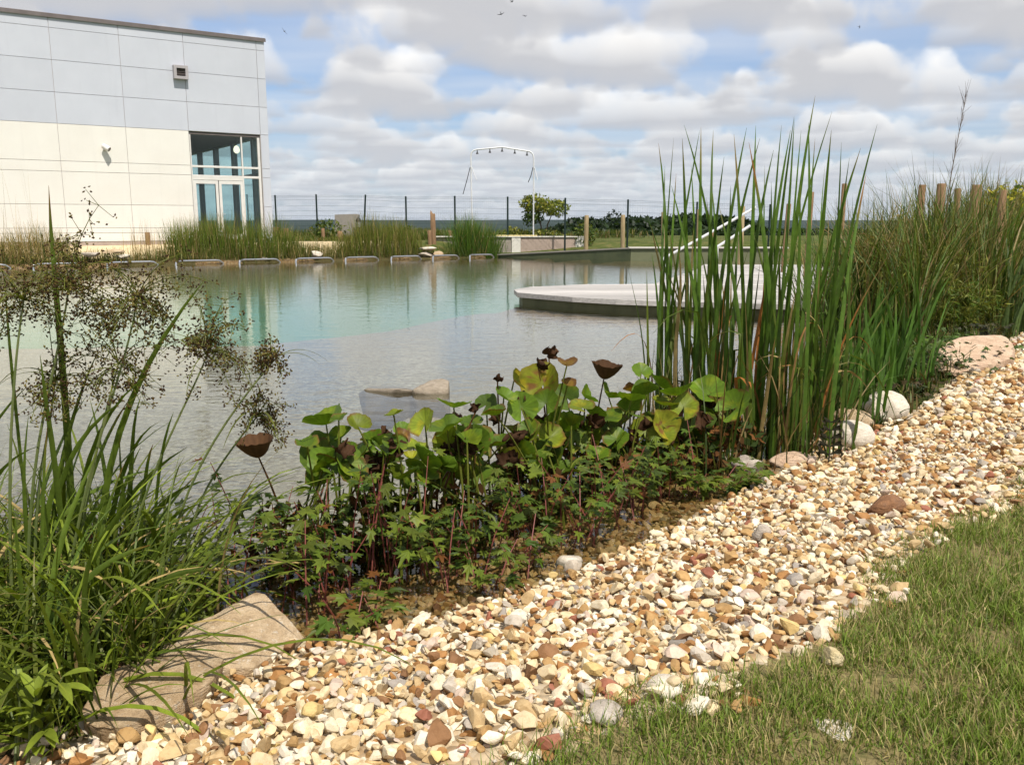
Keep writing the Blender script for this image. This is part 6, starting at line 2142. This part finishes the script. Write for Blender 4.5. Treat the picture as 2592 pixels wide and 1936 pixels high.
# dark curled frond in front of the stones
b0 = at_z(2098, 1163, 0.05)
b0.z = gz(b0.x, b0.y)
o = empty('dark_frond', b0, 'dark dried frond with curled paired leaflets in front of the whitish stone', 'plant')
d = b0.y
pts = [Vector((0, 0, -0.01)), Vector((0.0, 0, 0.09)), at_d(2100, 1085, d) - b0, at_d(2100, 1062, d) - b0]
M_DARKL = mat_mottled('dark_dried', (0.025, 0.020, 0.014), (0.055, 0.045, 0.03), 12, 0.8)
MB().tube(pts, [0.005, 0.004, 0.003, 0.002], 5).build('stalk', M_DARKL, o)
H_ = pts[-1].z
for e in range(5):
    z = H_ * (0.22 + 0.18 * e)
    for sg in (-1, 1):
        t_ = np.linspace(0, 1, 9)
        L = 0.075 * (1.15 - 0.09 * e)
        q = np.column_stack([sg * L * np.sin(t_ * 2.2) * 0.9, -0.02 * t_, z + L * (0.55 * np.sin(t_ * 2.6) - 0.45 * t_)])
        link('leaflet', np_mesh('leaflet', *ribbon(q, 0.034 * np.sin(np.pi * np.clip(t_, 0.06, 0.97)), (-sg * 0.6, 0.25, 0.8), (0.022, 0.02, 0.013), (0.04, 0.034, 0.02), 0.4), True, M_DRY), o)

# low leafy weeds by the pink boulder and along the gravel
for k, (px, py, d, w, h, cols, lab) in enumerate(((2415, 930, 8.3, 0.55, 0.26, [(0.09, 0.15, 0.03), (0.12, 0.19, 0.035)], 'light green broad-leaved weed in front of the pink boulder'), (2490, 900, 8.35, 0.34, 0.34, [(0.05, 0.05, 0.025), (0.08, 0.07, 0.03)], 'dark brownish weed right of the light green one'),
                                                   (2390, 990, 7.4, 0.7, 0.20, [(0.05, 0.085, 0.02), (0.10, 0.07, 0.03), (0.08, 0.12, 0.03)], 'low mixed weeds along the gravel right of the round boulder'), (2300, 1010, 6.9, 0.5, 0.16, [(0.045, 0.06, 0.018), (0.09, 0.06, 0.028)], 'dark low weeds just behind the round pale boulder'), (2450, 950, 8.0, 0.8, 0.22, [(0.06, 0.10, 0.02), (0.10, 0.13, 0.03), (0.09, 0.06, 0.03)], 'low weeds below the light green weed at the gravel rim'), (2340, 950, 7.6, 0.5, 0.32, [(0.06, 0.11, 0.02), (0.10, 0.14, 0.03)], 'leafy weed between the iris fan and the pink boulder'))):
    p = at_d(px, py, d)
    zb = gz(p.x, d)
    o = empty('weed', (p.x, d, zb), lab, 'weed')
    n_ = 130
    P = np.column_stack([fr_.normal(0, w * 0.3, n_), fr_.normal(0, w * 0.22, n_), fr_.uniform(0.02, h, n_)])
    v, f, c = lobed_cloud(P, np.column_stack([fr_.normal(0, .5, n_), fr_.normal(-.2, .5, n_), np.ones(n_)]), fr_.uniform(0.03, 0.06, n_), np.array(cols)[fr_.integers(0, len(cols), n_)] * fr_.uniform(.7, 1.3, (n_, 1)), fr_.uniform(0, 6.28, n_))
    tag(link('leaves', np_mesh('leaves', v, f, c, False, M_LEAF), o), kind='stuff')
    mb = MB()
    for q in range(14):
        a = P[q]
        mb.tube([(a[0] * .3, a[1] * .3, -.02), (a[0] * .7, a[1] * .7, a[2] * .6), tuple(a)], [.004, .003, .002], 4)
    mb.build('stems', M_STEM, o)

# ------------------------------------------------------------------ swallows
M_BIRD = mat_mottled('bird_dark', (0.02, 0.02, 0.025), (0.05, 0.05, 0.06), 12, 0.7)
for k, (px, py, s, roll, lab) in enumerate(((720, 80, 14, 0.9, 'dark swallow flying just right of the building roof'), (1268, 36, 13, 0.3, 'dark swallow at the top middle, left of a pair'), (1328, 41, 12, -0.2, 'dark swallow at the top middle, right of a pair'), (1295, 4, 11, 0.2, 'dark swallow at the very top edge of the sky'), (2175, 69, 8, 0.6, 'tiny dark swallow high at the right'))):
    d = 45.0
    p = at_d(px, py, d)
    o = empty('bird', p, lab, 'bird', 'swallows in the sky')
    o.rotation_euler = (0.5, roll, fr_.uniform(0, 6.28))
    L = s * d / FPX
    MB().tube([(0, -L * .35, 0), (0, -L * .25, 0.0), (0, 0, 0), (0, L * .25, 0), (0, L * .42, 0)], [L * .02, L * .06, L * .08, L * .045, L * .01], 8).build('body', M_BIRD, o, smooth=True)
    for sg in (-1, 1):
        q = np.array([(0, -L * .1, 0), (sg * L * .3, -L * .16, L * .06), (sg * L * .55, L * .02, L * .05), (sg * L * .68, L * .22, L * .02)])
        v, f, c = ribbon(q, np.array([L * .2, L * .16, L * .1, L * .01]), (0, 1, 0), (1, 1, 1))
        link('wing', np_mesh('wing', v, f, None, True, M_BIRD), o)
        v, f, c = ribbon(np.array([(0, L * .35, 0), (sg * L * .06, L * .5, 0), (sg * L * .12, L * .66, 0)]), np.array([L * .06, L * .04, L * .005]), (1, 0, 0), (1, 1, 1))
        link('tail', np_mesh('tail', v, f, None, True, M_BIRD), o)

# ------------------------------------------------------------------ summer haze over the valley
m, t, out = material('haze_air')
vol = t.node('ShaderNodeVolumePrincipled')
vol.inputs['Color'].default_value = (0.80, 0.88, 1.0, 1)
vol.inputs['Density'].default_value = 3e-5
vol.inputs['Anisotropy'].default_value = 0.3
t.l.new(vol.outputs[0], out.inputs['Volume'])
hz = MB().box((0, 0, 4.0), (27000, 27000, 64)).build('haze', m)
tag(hz, kind='stuff')
